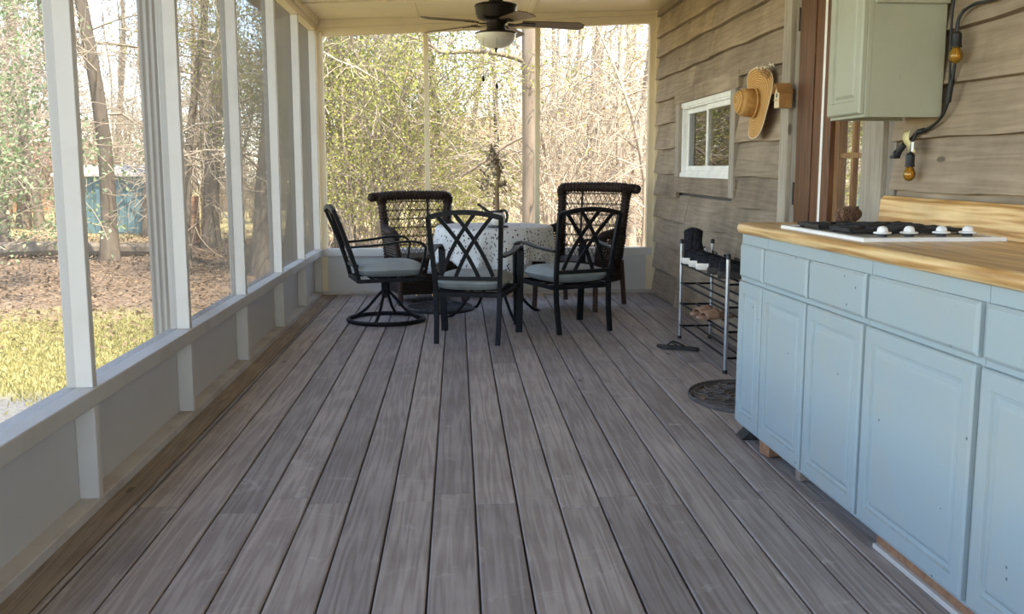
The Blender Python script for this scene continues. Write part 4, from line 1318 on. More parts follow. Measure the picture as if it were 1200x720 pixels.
# ------------------------------------------------------------------ wicker chairs
def rope(m, pts, r, seg=8, amp=.12, freq=90):
    """Wrapped roll: a tube whose radius ripples along its length."""
    P = [Vector(p) for p in pts]
    dense = []
    for a, b in zip(P, P[1:]):
        n_ = max(2, int((b - a).length / .008))
        dense += [a.lerp(b, i / n_) for i in range(n_)]
    dense.append(P[-1])
    rr = r if isinstance(r, list) else None
    rad = []
    for i in range(len(dense)):
        t = i / (len(dense) - 1)
        base = r if rr is None else rr[min(len(rr) - 1, int(t * len(rr)))]
        rad.append(base * (1 + amp * math.sin(i * 2.1)))
    m.tube(dense, rad, seg)
def wicker_chair(label, loc, rz, ear, top, skirt):
    r = thing('wicker_chair', label, 'chair', loc, rz, 'dark wicker armchairs behind the table')
    W2, SZ = .30, .40
    def bp(u, z):       # back surface: leans and wraps slightly
        t = (z - SZ) / (top - SZ)
        return Vector((u * (W2 - .03 + .035 * t), -.235 - .085 * t + .05 * u * u, z))
    m = MB()
    for s in (-1, 1):
        rope(m, smooth_path([bp(s, .30), bp(s, .5), bp(s, .7), bp(s, top - .06)], 6), .038)
    rope(m, smooth_path([bp(-1, top - .07), bp(-.98, top - .015) + Vector((-.008, 0, 0)), bp(-.8, top), bp(0, top + .004), bp(.8, top), bp(.98, top - .015) + Vector((.008, 0, 0)), bp(1, top - .07)], 8), .042)
    # rolled ear at one top corner
    e = bp(ear, top - .012)
    rope(m, smooth_path([e + Vector((-ear * .05, 0, .004)), e + Vector((ear * .035, -.01, .006)), e + Vector((ear * .075, -.015, .002))], 6), .040)
    m.ball(e + Vector((ear * .08, -.015, .001)), .040, 10, 8)
    m.build('back_frame', 'wicker', r, smooth=60)
    m = MB()
    zl = [SZ + (top - .05 - SZ) * i / 6 for i in range(7)]
    for z in zl[1:]:
        for dz in (-.0045, .0045):
            m.tube([bp(u / 6, z + dz) for u in range(-6, 7)], .0036, 5)
    for i in range(6):
        a, b = zl[i], zl[i + 1]
        nn = 13
        for k in range(nn):
            u0 = -1 + 2 * k / nn; u1 = -1 + 2 * (k + 1) / nn
            m.tube([bp(u0, a), bp((u0 + u1) / 2, (a + b) / 2), bp(u1, b)], .0027, 4, cap=False)
            m.tube([bp(u1, a) + Vector((0, .006, 0)), bp(u0, b) + Vector((0, .006, 0))], .0027, 4, cap=False)
    m.tube([bp(ear * -.42, z) for z in (SZ, .6, .8, top - .01)], .010, 6)
    m.build('open_weave', 'wicker', r, smooth=60)
    # seat
    m = MB(); rows = []
    for j in range(11):
        y = -.25 + .51 * j / 10
        rows.append([(-.27 + .54 * i / 12, y, SZ + .008 * math.sin(i * 3.1) * math.cos(j * 3.1)) for i in range(13)])
    m.grid(rows); so = m.build('seat', 'wicker', r, smooth=60); q = so.modifiers.new('t', 'SOLIDIFY'); q.thickness = .03
    # arms: rolled top with a scroll at the front, woven side below
    for s in (-1, 1):
        m = MB()
        path = smooth_path([bp(s, .66), (s * .315, -.10, .635), (s * .325, .08, .620), (s * .322, .20, .612), (s * .316, .262, .588), (s * .312, .268, .54)], 6)
        rope(m, path, .036)
        rope(m, smooth_path([(s * .312, .262, .55), (s * .296, .262, .47), (s * .285, .255, .38), (s * .285, .255, .26)], 5), .026)
        a = m.build('arm', 'wicker', r, smooth=60)
        m = MB()
        for k in range(9):
            z = .41 + .022 * k
            m.tube([(s * (.285 + .03 * k / 8), -.24 + .49 * i / 12, z + .004 * math.sin(i * math.pi + k * math.pi)) for i in range(13)], .0085, 5)
        for k in range(10):
            y = -.22 + .46 * k / 9
            m.tube([(s * .284, y, .39), (s * .318, y, .62)], .006, 5)
        m.build('side_weave', 'wicker', a, smooth=60)
    # woven skirt
    m = MB(); ringp = [(-.285, .255), (.285, .255), (.27, -.25), (-.27, -.25), (-.285, .255)]
    for k in range(int((SZ - skirt) / .017)):
        z = skirt + .017 * k
        for a, b in zip(ringp, ringp[1:]):
            m.tube([(a[0] + (b[0] - a[0]) * i / 16, a[1] + (b[1] - a[1]) * i / 16, z + .003 * math.sin(i * math.pi + k * math.pi)) for i in range(17)], .0092, 5)
    m.build('skirt', 'wicker', r, smooth=60)
    for sx in (-1, 1):
        for y0, y1 in ((.25, .27), (-.245, -.30)):
            m = MB(); rope(m, [(sx * .272, y0, SZ - .02), (sx * .275, (y0 + y1) / 2, .2), (sx * .280, y1, .002)], .021, 8, .08)
            m.build('leg', 'wicker_leg', r, smooth=60)
    return r
wicker_chair('dark brown wicker armchair behind the swivel chair, curled ear on its outer corner', (-.30, 8.55, 0), math.atan2(-.30, -.95), 1, .905, .10)
wicker_chair('dark brown wicker armchair in the house corner, taller behind the lattice chair', (1.015, 8.155, 0), math.atan2(.55, -.83), -1, .985, .22)

# ------------------------------------------------------------------ ceiling fan
FX, FY = .30, 7.65
FZ = ceil_z(FX)
cf = thing('ceiling_fan', 'dark bronze ceiling fan with five brown blades and a frosted light bowl', 'ceiling fan', (FX, FY, 0))
m = MB(); m.lathe([(.0001, FZ - .001), (.082, FZ - .001), (.084, FZ - .02), (.070, FZ - .055), (.058, FZ - .07), (.0001, FZ - .07)], 32); m.build('canopy', 'bronze', cf)
m = MB(); m.tube([(0, 0, FZ - .065), (0, 0, 2.36)], .055, 20); m.build('downrod', 'bronze', cf)
m = MB(); m.lathe([(.0001, 2.385), (.12, 2.383), (.158, 2.372), (.164, 2.360), (.158, 2.348), (.152, 2.30), (.140, 2.272), (.11, 2.258), (.0001, 2.255)], 40); m.build('motor_housing', 'bronze', cf)
m = MB(); m.lathe([(.0001, 2.258), (.072, 2.258), (.070, 2.20), (.078, 2.175), (.0001, 2.175)], 28); m.build('switch_housing', 'bronze', cf)
m = MB(); m.lathe([(.0001, 2.178), (.075, 2.178), (.150, 2.170), (.158, 2.164), (.156, 2.156), (.0001, 2.156)], 40); m.build('light_collar', 'bronze', cf)
m = MB(); m.lathe([(.150, 2.160), (.150, 2.140), (.138, 2.108), (.108, 2.077), (.06, 2.058), (.0001, 2.052)], 40); m.build('light_bowl', 'bowl', cf)
m = MB(); m.lathe([(.0001, 2.056), (.014, 2.054), (.012, 2.046), (.006, 2.040), (.009, 2.034), (.004, 2.022), (.0001, 2.020)], 16); m.build('finial', 'bronze', cf)
for k in range(5):
    a = R(72 * k)
    b = MB()
    out = []
    for i in range(13):
        t = i / 12; x = .20 + .47 * t
        hw = .050 + .020 * t
        if t > .9: hw *= math.sqrt(max(.12, 1 - ((t - .9) / .1) ** 2 * .85))
        out.append((x, hw))
    poly = [(x, h_) for x, h_ in out] + [(x, -h_) for x, h_ in out[::-1]]
    b.prism(poly, 'z', -.003, .003)
    bl = b.build('blade', 'blade', cf, smooth=0, loc=(0, 0, 2.243), rot=Euler((R(-14), R(2.2), a)))
    b = MB(); b.bar([(.09, 0, -.012), (.15, 0, -.016), (.20, .0, -.006), (.30, 0, -.006)], None, .045, .006); b.tube([(.24, .025, -.010), (.24, .025, .006)], .006, 8); b.tube([(.24, -.025, -.010), (.24, -.025, .006)], .006, 8)
    b.build('blade_bracket', 'bronze', bl)
for dx, dy, zl in ((-.10, -.10, 1.82), (.0, -.14, 1.765)):
    m = MB(); m.tube([(dx * .75, dy * .75, 2.19), (dx * .98, dy * .98, 2.165), (dx, dy, 2.13), (dx, dy, zl + .02)], .0011, 5)
    pcn = m.build('pull_chain', 'bronze', cf)
    m = MB(); m.lathe([(.0001, .022), (.003, .020), (.010, 0), (.011, -.012), (.007, -.022), (.0001, -.026)], 12, Matrix.Translation((dx, dy, zl))); m.build('pull_knob', 'bronze', pcn)
# ------------------------------------------------------------------ outdoors: ground
def ground_mat():
    m, nt, out = nodes_of('yard_ground')
    tc = nt.nodes.new('ShaderNodeTexCoord')
    sx = nt.nodes.new('ShaderNodeSeparateXYZ'); nt.links.new(tc.outputs['Object'], sx.inputs[0])
    v = tc.outputs['Object']
    wob = noise(nt, v, .45, 5, .65)
    fine = noise(nt, v, 9, 6, .7)
    lawn = ramp(nt, noise(nt, v, 3.2, 8, .75), [(.28, (.21, .19, .07)), (.5, (.34, .30, .12)), (.72, (.45, .39, .18))])
    dirt = ramp(nt, fine, [(.25, (.12, .085, .055)), (.5, (.22, .155, .105)), (.75, (.36, .275, .20))])
    dry = ramp(nt, fine, [(.25, (.34, .28, .12)), (.7, (.66, .56, .28))])
    grav = ramp(nt, noise(nt, v, 26, 4, .7), [(.3, (.10, .097, .092)), (.7, (.25, .24, .225))])  # gravel with shade put into its grey, though the sun reaches it
    yy = math_(nt, 'ADD', sx.outputs[1], math_(nt, 'MULTIPLY', math_(nt, 'SUBTRACT', wob, .5), 7.0))
    f1 = ramp(nt, math_(nt, 'DIVIDE', yy, 40.0), [(.262, (0, 0, 0)), (.292, (1, 1, 1))])
    c = mixc(nt, f1, lawn, dirt)
    f2 = ramp(nt, math_(nt, 'DIVIDE', yy, 60.0), [(.36, (0, 0, 0)), (.42, (1, 1, 1))])
    c = mixc(nt, f2, c, dry)
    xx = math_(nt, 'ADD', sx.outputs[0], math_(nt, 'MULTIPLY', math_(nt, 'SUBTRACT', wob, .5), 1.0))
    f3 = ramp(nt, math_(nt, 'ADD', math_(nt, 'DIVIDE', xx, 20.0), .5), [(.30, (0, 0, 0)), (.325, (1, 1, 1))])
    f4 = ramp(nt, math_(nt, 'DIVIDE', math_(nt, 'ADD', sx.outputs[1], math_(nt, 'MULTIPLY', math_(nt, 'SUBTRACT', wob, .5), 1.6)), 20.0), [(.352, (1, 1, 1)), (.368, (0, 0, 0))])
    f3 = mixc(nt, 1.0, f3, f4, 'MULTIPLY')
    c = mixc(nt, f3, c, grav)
    finish(nt, out, c, .95, 0, fine, .8, .03, .1)
    return m
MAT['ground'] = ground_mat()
m = MB(); rows = []
gr = random.Random(9)
for j in range(61):
    y = -30 + 130 * j / 60
    rows.append([(-75 + 150 * i / 60, y, GZ + (gr.uniform(-.03, .05) if y > 12 else 0)) for i in range(61)])
m.grid(rows)
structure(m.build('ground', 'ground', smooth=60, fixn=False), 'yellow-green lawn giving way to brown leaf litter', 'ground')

def quads(P, D, S, ln, wd, tone):
    """Leaf quads (diamonds) from arrays of base, direction and side vectors."""
    n_ = len(P)
    V = np.empty((n_, 4, 3)); V[:, 0] = P; V[:, 1] = P + D * (ln * .5)[:, None] + S * wd[:, None]
    V[:, 2] = P + D * ln[:, None]; V[:, 3] = P + D * (ln * .5)[:, None] - S * wd[:, None]
    F = np.arange(n_ * 4).reshape(n_, 4)
    return V.reshape(-1, 3), F, np.repeat(tone, 4)
def raw_mesh(name, V, F, T, mat):
    me = bpy.data.meshes.new(name)
    nv, nf = len(V), len(F); k = F.shape[1]
    me.vertices.add(nv); me.vertices.foreach_set('co', np.ascontiguousarray(V, dtype=np.float32).ravel())
    me.loops.add(nf * k); me.loops.foreach_set('vertex_index', F.astype(np.int32).ravel())
    me.polygons.add(nf); me.polygons.foreach_set('loop_start', np.arange(0, nf * k, k, dtype=np.int32))
    try:
        me.polygons.foreach_set('loop_total', np.full(nf, k, dtype=np.int32))
    except Exception:
        pass
    a = me.attributes.new('tone', 'FLOAT', 'POINT'); a.data.foreach_set('value', np.ascontiguousarray(T, dtype=np.float32))
    me.materials.append(MAT[mat]); me.update(calc_edges=True); me.validate()
    return me
def obj_of(name, me, parent=None):
    o = bpy.data.objects.new(name, me); COL.objects.link(o)
    if parent is not None: o.parent = parent
    return o
def unit(A):
    return A / np.maximum(1e-9, np.linalg.norm(A, axis=1))[:, None]

nr = np.random.default_rng(4)
# grass on the lawn
n_ = 62000
P = np.stack([nr.uniform(-8.5, -1.75, n_), nr.uniform(4.2, 11.8, n_), np.full(n_, GZ - .005)], 1)
keep = nr.random(n_) < np.where((P[:, 1] < 7.0 + .35 * np.sin(P[:, 0] * 3)) & (P[:, 0] > -3.8), .04, np.clip((11.6 - P[:, 1]) / 1.6, .15, 1))
P = P[keep]; n_ = len(P)
D = unit(np.stack([nr.normal(0, .55, n_), nr.normal(0, .55, n_), np.ones(n_)], 1))
S_ = unit(np.cross(D, nr.normal(0, 1, (n_, 3))))
V, F, T = quads(P, D, S_, nr.uniform(.025, .07, n_), nr.uniform(.004, .008, n_), nr.random(n_))
go = obj_of('grass', raw_mesh('grass', V, F, T, 'grass'))
tag(go, 'sunlit yellow-green lawn grass outside the side screens', 'grass', None, 'stuff')
# fallen leaves
n_ = 46000
P = np.stack([nr.uniform(-15, 1.5, n_), nr.uniform(8.5, 27, n_), np.full(n_, GZ + .012)], 1)
keep = nr.random(n_) < np.clip((P[:, 1] - 8.5) / 3.2, .04, 1)
P = P[keep]; n_ = len(P); P[:, 2] += nr.uniform(0, .05, n_)
D = unit(np.stack([nr.normal(0, 1, n_), nr.normal(0, 1, n_), nr.normal(0, .35, n_)], 1))
S_ = unit(np.cross(D, np.stack([nr.normal(0, .3, n_), nr.normal(0, .3, n_), np.ones(n_)], 1)))
V, F, T = quads(P, D, S_, nr.uniform(.045, .095, n_), nr.uniform(.013, .028, n_), nr.random(n_))
go = obj_of('fallen_leaves', raw_mesh('fallen_leaves', V, F, T, 'litter'))
tag(go, 'brown fallen leaves covering the ground under the trees', 'leaves', None, 'stuff')

# ------------------------------------------------------------------ trees
def tubes_np(segs, sides):
    A = np.array([s[0] for s in segs]); B = np.array([s[1] for s in segs])
    ra = np.array([s[2] for s in segs]); rb = np.array([s[3] for s in segs])
    d = unit(B - A)
    ref = np.where(np.abs(d[:, 2:3]) < .9, np.array([[0, 0, 1.]]), np.array([[1., 0, 0]]))
    u = unit(np.cross(d, ref)); w_ = np.cross(d, u)
    n_ = len(segs); V = np.empty((n_, 2, sides, 3))
    for k in range(sides):
        a = 2 * math.pi * k / sides
        o = u * math.cos(a) + w_ * math.sin(a)
        V[:, 0, k] = A + o * ra[:, None]; V[:, 1, k] = B + o * rb[:, None]
    F = []
    base = (np.arange(n_) * 2 * sides)[:, None]
    for k in range(sides):
        l = (k + 1) % sides
        F.append(base + np.array([[k, l, sides + l, sides + k]]))
    return V.reshape(-1, 3), np.concatenate(F), np.full(n_ * 2 * sides, .5)

class Tree:
    def __init__(s, seed):
        s.r = random.Random(seed); s.tr = []; s.br = []; s.tips = []
    def limb(s, p, d, L, r, depth, maxd, store, droop=0, nseg=6, wig=.22, kids=(4, 6), ang=(35, 70), shrink=(.35, .6), start=.25, rmin=.006):
        rr = s.r; pts = [Vector(p)]; d = Vector(d).normalized(); step = L / nseg
        rads = [r * (1 - .75 * i / nseg) for i in range(nseg + 1)]
        for i in range(nseg):
            d = (d + Vector((rr.gauss(0, wig), rr.gauss(0, wig), rr.gauss(0, wig) - droop))).normalized()
            pts.append(pts[-1] + d * step)
        for i in range(nseg):
            store.append((tuple(pts[i]), tuple(pts[i + 1]), max(rmin, rads[i]), max(rmin * .8, rads[i + 1])))
        if depth < maxd:
            for _ in range(rr.randint(*kids)):
                t = rr.uniform(start, 1); i = min(nseg - 1, int(t * nseg)); q = pts[i].lerp(pts[i + 1], t * nseg - i)
                ax = (pts[i + 1] - pts[i]).normalized(); sd_ = ax.orthogonal().normalized()
                sd_.rotate(Matrix.Rotation(rr.uniform(0, 2 * math.pi), 3, ax))
                a = R(rr.uniform(*ang)); nd = ax * math.cos(a) + sd_ * math.sin(a)
                s.limb(q, nd, L * rr.uniform(*shrink), max(rmin, rads[i] * .55), depth + 1, maxd, s.br, droop * .6, max(3, nseg - 1), wig * 1.15, kids, ang, shrink, .15, rmin)
        else:
            s.tips += pts[1:]
        return pts

def tree_object(name, t, label, cat, group, bark, twigm, leaf=None, nleaf=0, lsize=(.03, .06), spread=.10, lo=None, sides=7):
    root = bpy.data.objects.new(name, None); COL.objects.link(root); tag(root, label, cat, group)
    V, F, T = tubes_np(t.tr, sides); me = raw_mesh('trunk', V, F, T, bark); me.shade_smooth(); obj_of('trunk', me, root)
    if t.br:
        V, F, T = tubes_np(t.br, 3); obj_of('branches', raw_mesh('branches', V, F, T, twigm), root)
    if leaf and nleaf:
        g = np.random.default_rng(t.r.randint(0, 9999))
        C = np.array([tuple(p) for p in t.tips])
        if lo is not None: C = C[C[:, 2] > lo]
        P = C[g.integers(0, len(C), nleaf)] + g.normal(0, spread, (nleaf, 3))
        D = unit(g.normal(0, 1, (nleaf, 3)) + np.array([[0, 0, -.3]])); S_ = unit(np.cross(D, g.normal(0, 1, (nleaf, 3))))
        ln = g.uniform(*lsize, nleaf)
        V, F, T = quads(P, D, S_, ln, ln * .30, g.random(nleaf)); obj_of('foliage', raw_mesh('foliage', V, F, T, leaf), root)
    return root

def big_tree(seed, H=13, r=.15, lean=(0, 0), nb=26, low=1.0, sway=1.0):
    t = Tree(seed); rr = t.r
    pts = []; p = Vector((0, 0, -.05)); d = Vector((lean[0], lean[1], 1)).normalized(); nseg = 16
    bend = rr.uniform(0, 6)
    for i in range(nseg + 1):
        pts.append(p.copy()); d = (d + Vector((.05 * sway * math.sin(bend + i * .7), .05 * sway * math.cos(bend + i * .6), .06))).normalized(); p = p + d * (H / nseg)
    for i in range(nseg):
        ra = r * (1 - .8 * i / nseg) * (1.35 if i == 0 else 1); rb = r * (1 - .8 * (i + 1) / nseg)
        t.tr.append((tuple(pts[i]), tuple(pts[i + 1]), ra, rb))
    for _ in range(nb):
        h = rr.uniform(low, H * .95) if rr.random() < .5 else rr.uniform(low, min(H, 6.5)); f = h / H * nseg; i = min(nseg - 1, int(f)); q = pts[i].lerp(pts[i + 1], f - i)
        a = rr.uniform(0, 2 * math.pi); e = rr.uniform(-.05, .75)
        t.limb(q, (math.cos(a), math.sin(a), e), rr.uniform(1.2, 2.9) * (1 - .4 * h / H), r * rr.uniform(.13, .26), 0, 2, t.br, .015, 6, .2, (4, 6), (30, 70), (.35, .6), .15, .0065)
    return t
def sapling(seed, H=6, r=.035, nb=20, leafy=False):
    t = Tree(seed); rr = t.r
    pts = t.limb((0, 0, -.05), (rr.gauss(0, .08), rr.gauss(0, .08), 1), H, r, 9, 9, t.tr, 0, 10, .07, rmin=.008)
    t.tips = []
    for _ in range(nb):
        f = rr.uniform(.08, 1) * 10; i = min(9, int(f)); q = pts[i].lerp(pts[i + 1], f - i)
        a = rr.uniform(0, 2 * math.pi)
        t.limb(q, (math.cos(a), math.sin(a), rr.uniform(.2, 1.2)), rr.uniform(.6, 1.7), r * .35, 0, 1 if not leafy else 2, t.br, .01, 5, .2, (4, 6), (25, 65), (.4, .65), .1, .0055)
    return t
def bush(seed, H=2.6, n=12, depth=2, rmin=.0055, spread=.5):
    t = Tree(seed); rr = t.r
    for _ in range(n):
        a = rr.uniform(0, 2 * math.pi)
        t.limb((rr.gauss(0, .12), rr.gauss(0, .12), -.05), (math.cos(a) * rr.uniform(0, spread), math.sin(a) * rr.uniform(0, spread), 1), H * rr.uniform(.6, 1.1), .012, 0, depth, t.tr, .0, 7, .13, (4, 6), (20, 60), (.35, .6), .12, rmin)
    return t

def put(root, x, y, rz=0, sc=1.0, label=None, group=None, z=GZ):
    root.location = (x, y, z); root.rotation_euler = (0, 0, rz); root.scale = (sc, sc, sc)
    if label: root['label'] = label
    if group: root['group'] = group
    return root
def wx(px, y):      # lateral distance of something seen through the end or side screens
    return (px - 536) / 1150 * y

tr_ = random.Random(21)
GB = 'bare trees in the woods beyond the end screens'
GS = 'bare trees in the woods beyond the side screens'
LB = 'tall bare pale-barked tree in the woods beyond the end screens'
LS = 'tall bare brown-barked tree in the woods beyond the side screens'
# the thick trunk behind the fan, with its long pale limb
t = big_tree(101, 13, .118, (0, 0), 16, 3.4, .12)
x0, y0 = wx(621, 13), 13.0
limb = smooth_path([(0, 0, 2.95), (-.24, -.05, 3.06), (-.69, -.12, 3.12), (-1.14, -.15, 3.10), (-1.30, -.15, 3.20), (-1.62, -.15, 3.32)], 4)
for i in range(len(limb) - 1):
    t.tr.append((tuple(limb[i]), tuple(limb[i + 1]), .040 - .0012 * i, .0388 - .0012 * i))
limb = smooth_path([(0, 0, 2.09), (-.30, -.05, 1.95), (-.62, -.1, 1.72), (-.92, -.1, 1.53)], 4)
for i in range(len(limb) - 1):
    t.tr.append((tuple(limb[i]), tuple(limb[i + 1]), .020, .019))
put(tree_object('bare_tree', t, 'thick pale-barked tree with long level limb behind the ceiling fan', 'tree', GB, 'bark_m', 'twig'), x0, y0)
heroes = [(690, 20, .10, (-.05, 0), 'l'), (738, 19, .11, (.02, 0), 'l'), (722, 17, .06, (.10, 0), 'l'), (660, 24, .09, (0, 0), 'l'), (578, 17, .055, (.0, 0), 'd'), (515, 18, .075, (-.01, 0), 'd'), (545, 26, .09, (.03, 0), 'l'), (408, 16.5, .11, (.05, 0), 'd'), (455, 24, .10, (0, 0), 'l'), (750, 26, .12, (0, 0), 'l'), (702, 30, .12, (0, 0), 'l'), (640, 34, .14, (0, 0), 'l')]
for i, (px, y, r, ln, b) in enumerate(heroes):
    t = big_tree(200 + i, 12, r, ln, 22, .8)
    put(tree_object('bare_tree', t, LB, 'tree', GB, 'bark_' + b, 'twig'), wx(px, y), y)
side = [(104, 17, .09, (0, 0)), (136, 17.5, .145, (.01, 0)), (222, 16, .07, (.06, 0)), (252, 20, .17, (0, 0)), (308, 15, .15, (0, 0)), (345, 21, .15, (0, 0)), (20, 21, .10, (0, 0)), (60, 26, .12, (0, 0)), (180, 24, .12, (0, 0)), (-60, 20, .14, (0, 0)), (-160, 17, .12, (0, 0))]
prot = []
for i, (px, y, r, ln) in enumerate(side):
    t = big_tree(300 + i, 12, r, ln, 24, 2.3 if i < 2 else .9)
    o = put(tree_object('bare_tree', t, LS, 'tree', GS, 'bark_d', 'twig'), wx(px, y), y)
    prot.append(o)
# farther trees: copies of those
nfar = 0
while nfar < 78:
    y = tr_.uniform(27, 72); px = tr_.uniform(-330, 860)
    x = wx(px, y)
    if y > 41 and y < 56 and -9 < x < 8: continue
    o = copy_tree(prot[tr_.randrange(len(prot))])
    put(o, x, y, tr_.uniform(0, 6.28), tr_.uniform(.8, 1.25), LB if px > 376 else LS, GB if px > 376 else GS); nfar += 1
nfar = 0
while nfar < 24:
    y = tr_.uniform(57, 80); px = tr_.uniform(600, 800)
    o = copy_tree(prot[tr_.randrange(len(prot))])
    put(o, wx(px, y), y, tr_.uniform(0, 6.28), tr_.uniform(1.0, 1.5), LB, GB); nfar += 1
# saplings
GP, LP = 'thin bare saplings in the woods', 'thin bare sapling with fine twigs in the woods beyond the screens'
sp_ = [tree_object('bare_sapling', sapling(400 + i, tr_.uniform(4.5, 7.5), tr_.uniform(.022, .04), 22), LP, 'sapling', GP, 'bark_l' if i % 2 else 'bark_d', 'twig', 'leaf_t' if i == 3 else None, 260, (.03, .06), .06, None, 5) for i in range(6)]
ns = 0
while ns < 120:
    y = tr_.uniform(13.5, 40) ; px = tr_.uniform(-260, 800); x = wx(px, y)
    if px < 376 and y < 19.5 or 85 < px < 215 and y < 26: continue
    if 500 < px < 640 and y < 25 and tr_.random() < .6: continue
    o = sp_[ns] if ns < 6 else copy_tree(sp_[tr_.randrange(6)])
    put(o, x, y, tr_.uniform(0, 6.28), tr_.uniform(.7, 1.2)); ns += 1
# brush
GU, LU = 'tan leafless brush at the edge of the woods', 'tan leafless brush clump at the edge of the woods'
bu = [tree_object('brush_clump', bush(500 + i, tr_.uniform(2.2, 3.4), 11), LU, 'brush', GU, 'twig', 'twig', 'leaf_t', 240 + 120 * i, (.03, .06), .05, None, 4) for i in range(4)]
nb_ = 0
while nb_ < 84:
    y = tr_.uniform(14.5, 34); px = tr_.uniform(-260, 790); x = wx(px, y)
    if px < 376 and y < 21.5 or 70 < px < 225 and y < 26.5: continue
    if 470 < px < 645 and (y < 24 or tr_.random() < .5): continue
    o = bu[nb_] if nb_ < 4 else copy_tree(bu[tr_.randrange(4)])
    put(o, x, y, tr_.uniform(0, 6.28), tr_.uniform(.7, 1.25)); nb_ += 1
# leafy yellow-green growth close behind the end screens
GL = 'yellow-green leafy shrubs behind the end screens'
LL = 'tall yellow-green leafy shrub close behind the end screens'
ly = [tree_object('leafy_shrub', bush(600 + i, 4.6, 11, 2, .0045, .35), LL, 'shrub', GL, 'bark_d', 'bark_d', 'leaf_y', 10500, (.030, .062), .13, .3, 4) for i in range(2)]
spots = [(395, 15.5, 1.0), (432, 14.2, .9), (470, 16, .85), (488, 19, .8), (405, 19, 1.1), (538, 22, .50), (562, 19, .40), (520, 27, .55)]
for i, (px, y, sc) in enumerate(spots):
    o = ly[i] if i < 2 else copy_tree(ly[i % 2])
    put(o, wx(px, y), y, tr_.uniform(0, 6.28), sc)
t = sapling(650, 5.5, .04, 24, True)
o = tree_object('leafy_sapling', t, 'yellow-flushed young tree among bare trunks near the house corner', 'tree', None, 'bark_l', 'twig', 'leaf_y', 1300, (.04, .08), .07, 1.6, 5)
put(o, wx(704, 21), 21)
t = bush(660, 5.0, 9, 2, .007, .45)
o = tree_object('olive_tree', t, 'dark olive leafy tree filling the upper outer part of the end screen', 'tree', None, 'bark_d', 'twig', 'leaf_g', 5600, (.04, .08), .12, 1.9, 5)
put(o, wx(398, 18), 18, .4, 1.1)
# evergreen beside the lawn
t = bush(670, 4.4, 10, 2, .007, .35)
o = tree_object('evergreen_shrub', t, 'dense glossy evergreen shrub at the lawn edge outside the side screens', 'shrub', None, 'bark_d', 'twig', 'leaf_h', 9500, (.05, .10), .13, .75, 5)
put(o, wx(-8, 13.0), 13.0, 0, .85)

# fallen log
lo = MB(); lo.tube(smooth_path([(0, 0, .12), (1.0, .06, .15), (2.0, -.04, .14), (3.1, .05, .12)], 6), [.15] * 6 + [.14] * 6 + [.12] * 7, 9)
tag(lo.build('fallen_log', 'bark_d', loc=(-8.6, 18.6, GZ)), 'long fallen log lying at the far edge of the leaf litter', 'log')
# blue-green shed
MAT['teal'] = painted('faded_teal_paint', (.13, .23, .25), (.20, .26, .26), .5, .6)
sh = thing('garden_shed', 'low blue-green shed with white roof edge among the trees', 'shed', (-8.4, 25.5, GZ), R(-8))
m = MB()
for i in range(12):
    m.tone = .5; m.box(-1.25 + i * .208, -1.25 + (i + 1) * .208 - .012, -.8, .8, 0, 1.42)
m.build('walls', 'teal', sh, smooth=0)
m = MB(); m.box(-.35, .35, -.83, -.80, .05, 1.3); m.build('door', 'teal', sh, smooth=0, bevel=.01)
m = MB(); m.prism([(-.95, 1.42), (.95, 1.42), (.95, 1.48), (0, 1.70), (-.95, 1.48)], 'x', -1.4, 1.4); m.build('roof', 'white', sh, smooth=0)
# far buildings
MAT['orange_wall'] = mottled('orange_brick_wall', (.42, .22, .12), (.58, .34, .20), 8, .9, 0, .2)
MAT['roof_red'] = mottled('red_brown_shingles', (.24, .10, .075), (.36, .17, .12), 12, .9, 0, .3)
MAT['roof_orange'] = mottled('rusty_roof_sheet', (.50, .22, .09), (.66, .36, .18), 6, .7, 0, .2)
MAT['siding_far'] = mottled('pale_vinyl_siding', (.60, .57, .50), (.70, .67, .60), 4, .8, 0, .1)
def building(name, label, cx, cy, wdt, dep, h, rh, wall, roof, wins):
    b = thing(name, label, 'building', (cx, cy, GZ))
    m = MB(); m.prism([(-dep / 2, 0), (dep / 2, 0), (dep / 2, h), (0, h + rh * .95), (-dep / 2, h)], 'x', -wdt / 2, wdt / 2); m.build('walls', wall, b, smooth=0)
    for sy in (-1, 1):
        m = MB(); m.bar([(-wdt / 2 - .35, sy * (dep / 4 + .12), h + rh * .5 - .04), (wdt / 2 + .35, sy * (dep / 4 + .12), h + rh * .5 - .04)], None, math.hypot(dep / 2 + .4, rh) + .05, .10, (0, sy * rh, dep / 2)); m.build('roof_slope', roof, b, smooth=0)
    for x in wins:
        f = fr(x - .5, x + .5, h * .4, h * .82, .07, -.03, .03)
        f.v = [(v[1], -dep / 2 - .02 + v[0], v[2]) for v in f.v]
        wo = f.build('window', 'white', b, smooth=0)
        m = MB(); m.box(x - .44, x + .44, -dep / 2 - .018, -dep / 2 - .008, h * .4 + .06, h * .82 - .06); m.build('pane', 'glass', wo, smooth=0)
    return b
building('brick_house', 'low orange brick house with dark red roof far beyond the lawn', -18.5, 38, 9, 6, 1.75, .75, 'orange_wall', 'roof_red', (-2.5, 1.0, 3.2))
building('neighbour_house', 'pale house with rusty orange roof far behind the woods', -.3, 47, 8.5, 6, 3.0, .9, 'siding_far', 'roof_orange', (-2.6, .2, 2.8))
m = MB()
for i in range(9):
    m.box(-.24, .24, -.2, .2, i * .115, i * .115 + .108)
tag(m.build('brick_stack', 'orange_wall', smooth=0, bevel=.008, loc=(wx(224, 21.5), 21.5, GZ)), 'orange-brown stack of bricks at the edge of the woods', 'bricks')
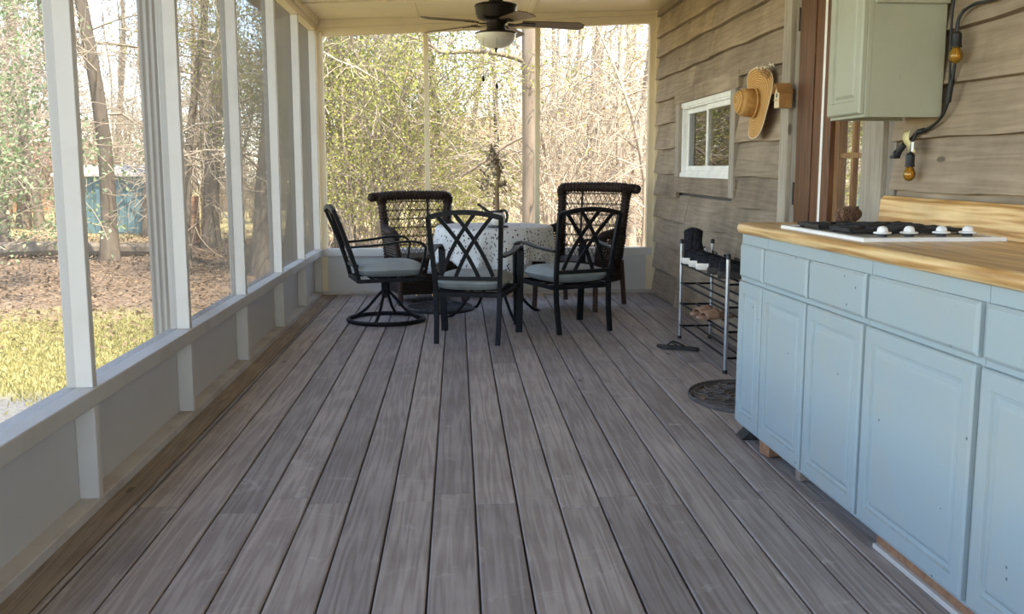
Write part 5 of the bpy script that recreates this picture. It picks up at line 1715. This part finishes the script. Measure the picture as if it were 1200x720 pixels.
# rail fence
fn = thing('rail_fence', 'weathered wooden rail fence crossing behind the table', 'fence', (0, 0, GZ))
for i in range(6):
    x = -1.2 + i * 1.7
    m = MB(); m.tube([(x, 31 + .1 * (i % 2), 0), (x, 31 + .1 * (i % 2), 1.45)], .065, 7); m.build('post', 'bark_l', fn)
    if i < 5:
        for z in (.45, .85, 1.25):
            m = MB(); m.bar((x, 31 - .05, z), (x + 1.7, 31 - .05, z + .02), .05, .12); m.build('rail', 'bark_l', fn)

# ------------------------------------------------------------------ light and camera
w = bpy.data.worlds.new('World'); SC.world = w; w.use_nodes = True
nt = w.node_tree; nt.nodes.clear()
sk = nt.nodes.new('ShaderNodeTexSky'); sk.sky_type = 'NISHITA'; sk.sun_disc = False
sun_dir = Vector((.23, -.34, .80)).normalized()
sk.sun_elevation = math.asin(sun_dir.z); sk.sun_rotation = math.atan2(sun_dir.x, sun_dir.y)
sk.air_density = .65; sk.dust_density = .15; sk.ozone_density = 1.0
bg = nt.nodes.new('ShaderNodeBackground'); bg.inputs[1].default_value = SKY_STRENGTH
wo_ = nt.nodes.new('ShaderNodeOutputWorld')
wb = mixc(nt, 1.0, sk.outputs[0], (1.0, .885, .765), 'MULTIPLY'); nt.links.new(wb, bg.inputs[0]); nt.links.new(bg.outputs[0], wo_.inputs[0])
ld = bpy.data.lights.new('sun', 'SUN'); ld.energy = SUN_STRENGTH; ld.angle = R(.55); ld.color = (1, .94, .83)
lo_ = bpy.data.objects.new('sun', ld); COL.objects.link(lo_)
lo_.rotation_euler = sun_dir.to_track_quat('Z', 'Y').to_euler(); lo_.location = (10, -8, 20)

cd = bpy.data.cameras.new('camera'); cam = bpy.data.objects.new('camera', cd); COL.objects.link(cam)
cd.sensor_fit = 'HORIZONTAL'; cd.sensor_width = 36.0; cd.lens = 36.0 * 1150 / 1200
cd.clip_start = .05; cd.clip_end = 400
tau = math.atan(165 / 1150); psi = math.atan(64 / 1150 * math.cos(tau))
cam.location = (0, 0, 1.165)
cam.rotation_euler = (math.pi / 2 - tau, 0, -psi)
SC.camera = cam
SC.view_settings.view_transform = 'Standard'; SC.view_settings.look = 'None'
SC.view_settings.gamma = 1.0; SC.view_settings.use_curve_mapping = False
SC.view_settings.exposure = EXPOSURE
SC.cycles.use_denoising = True
SC.cycles.max_bounces = 10; SC.cycles.diffuse_bounces = 6; SC.cycles.transparent_max_bounces = 24
SC.cycles.sample_clamp_indirect = 6.0
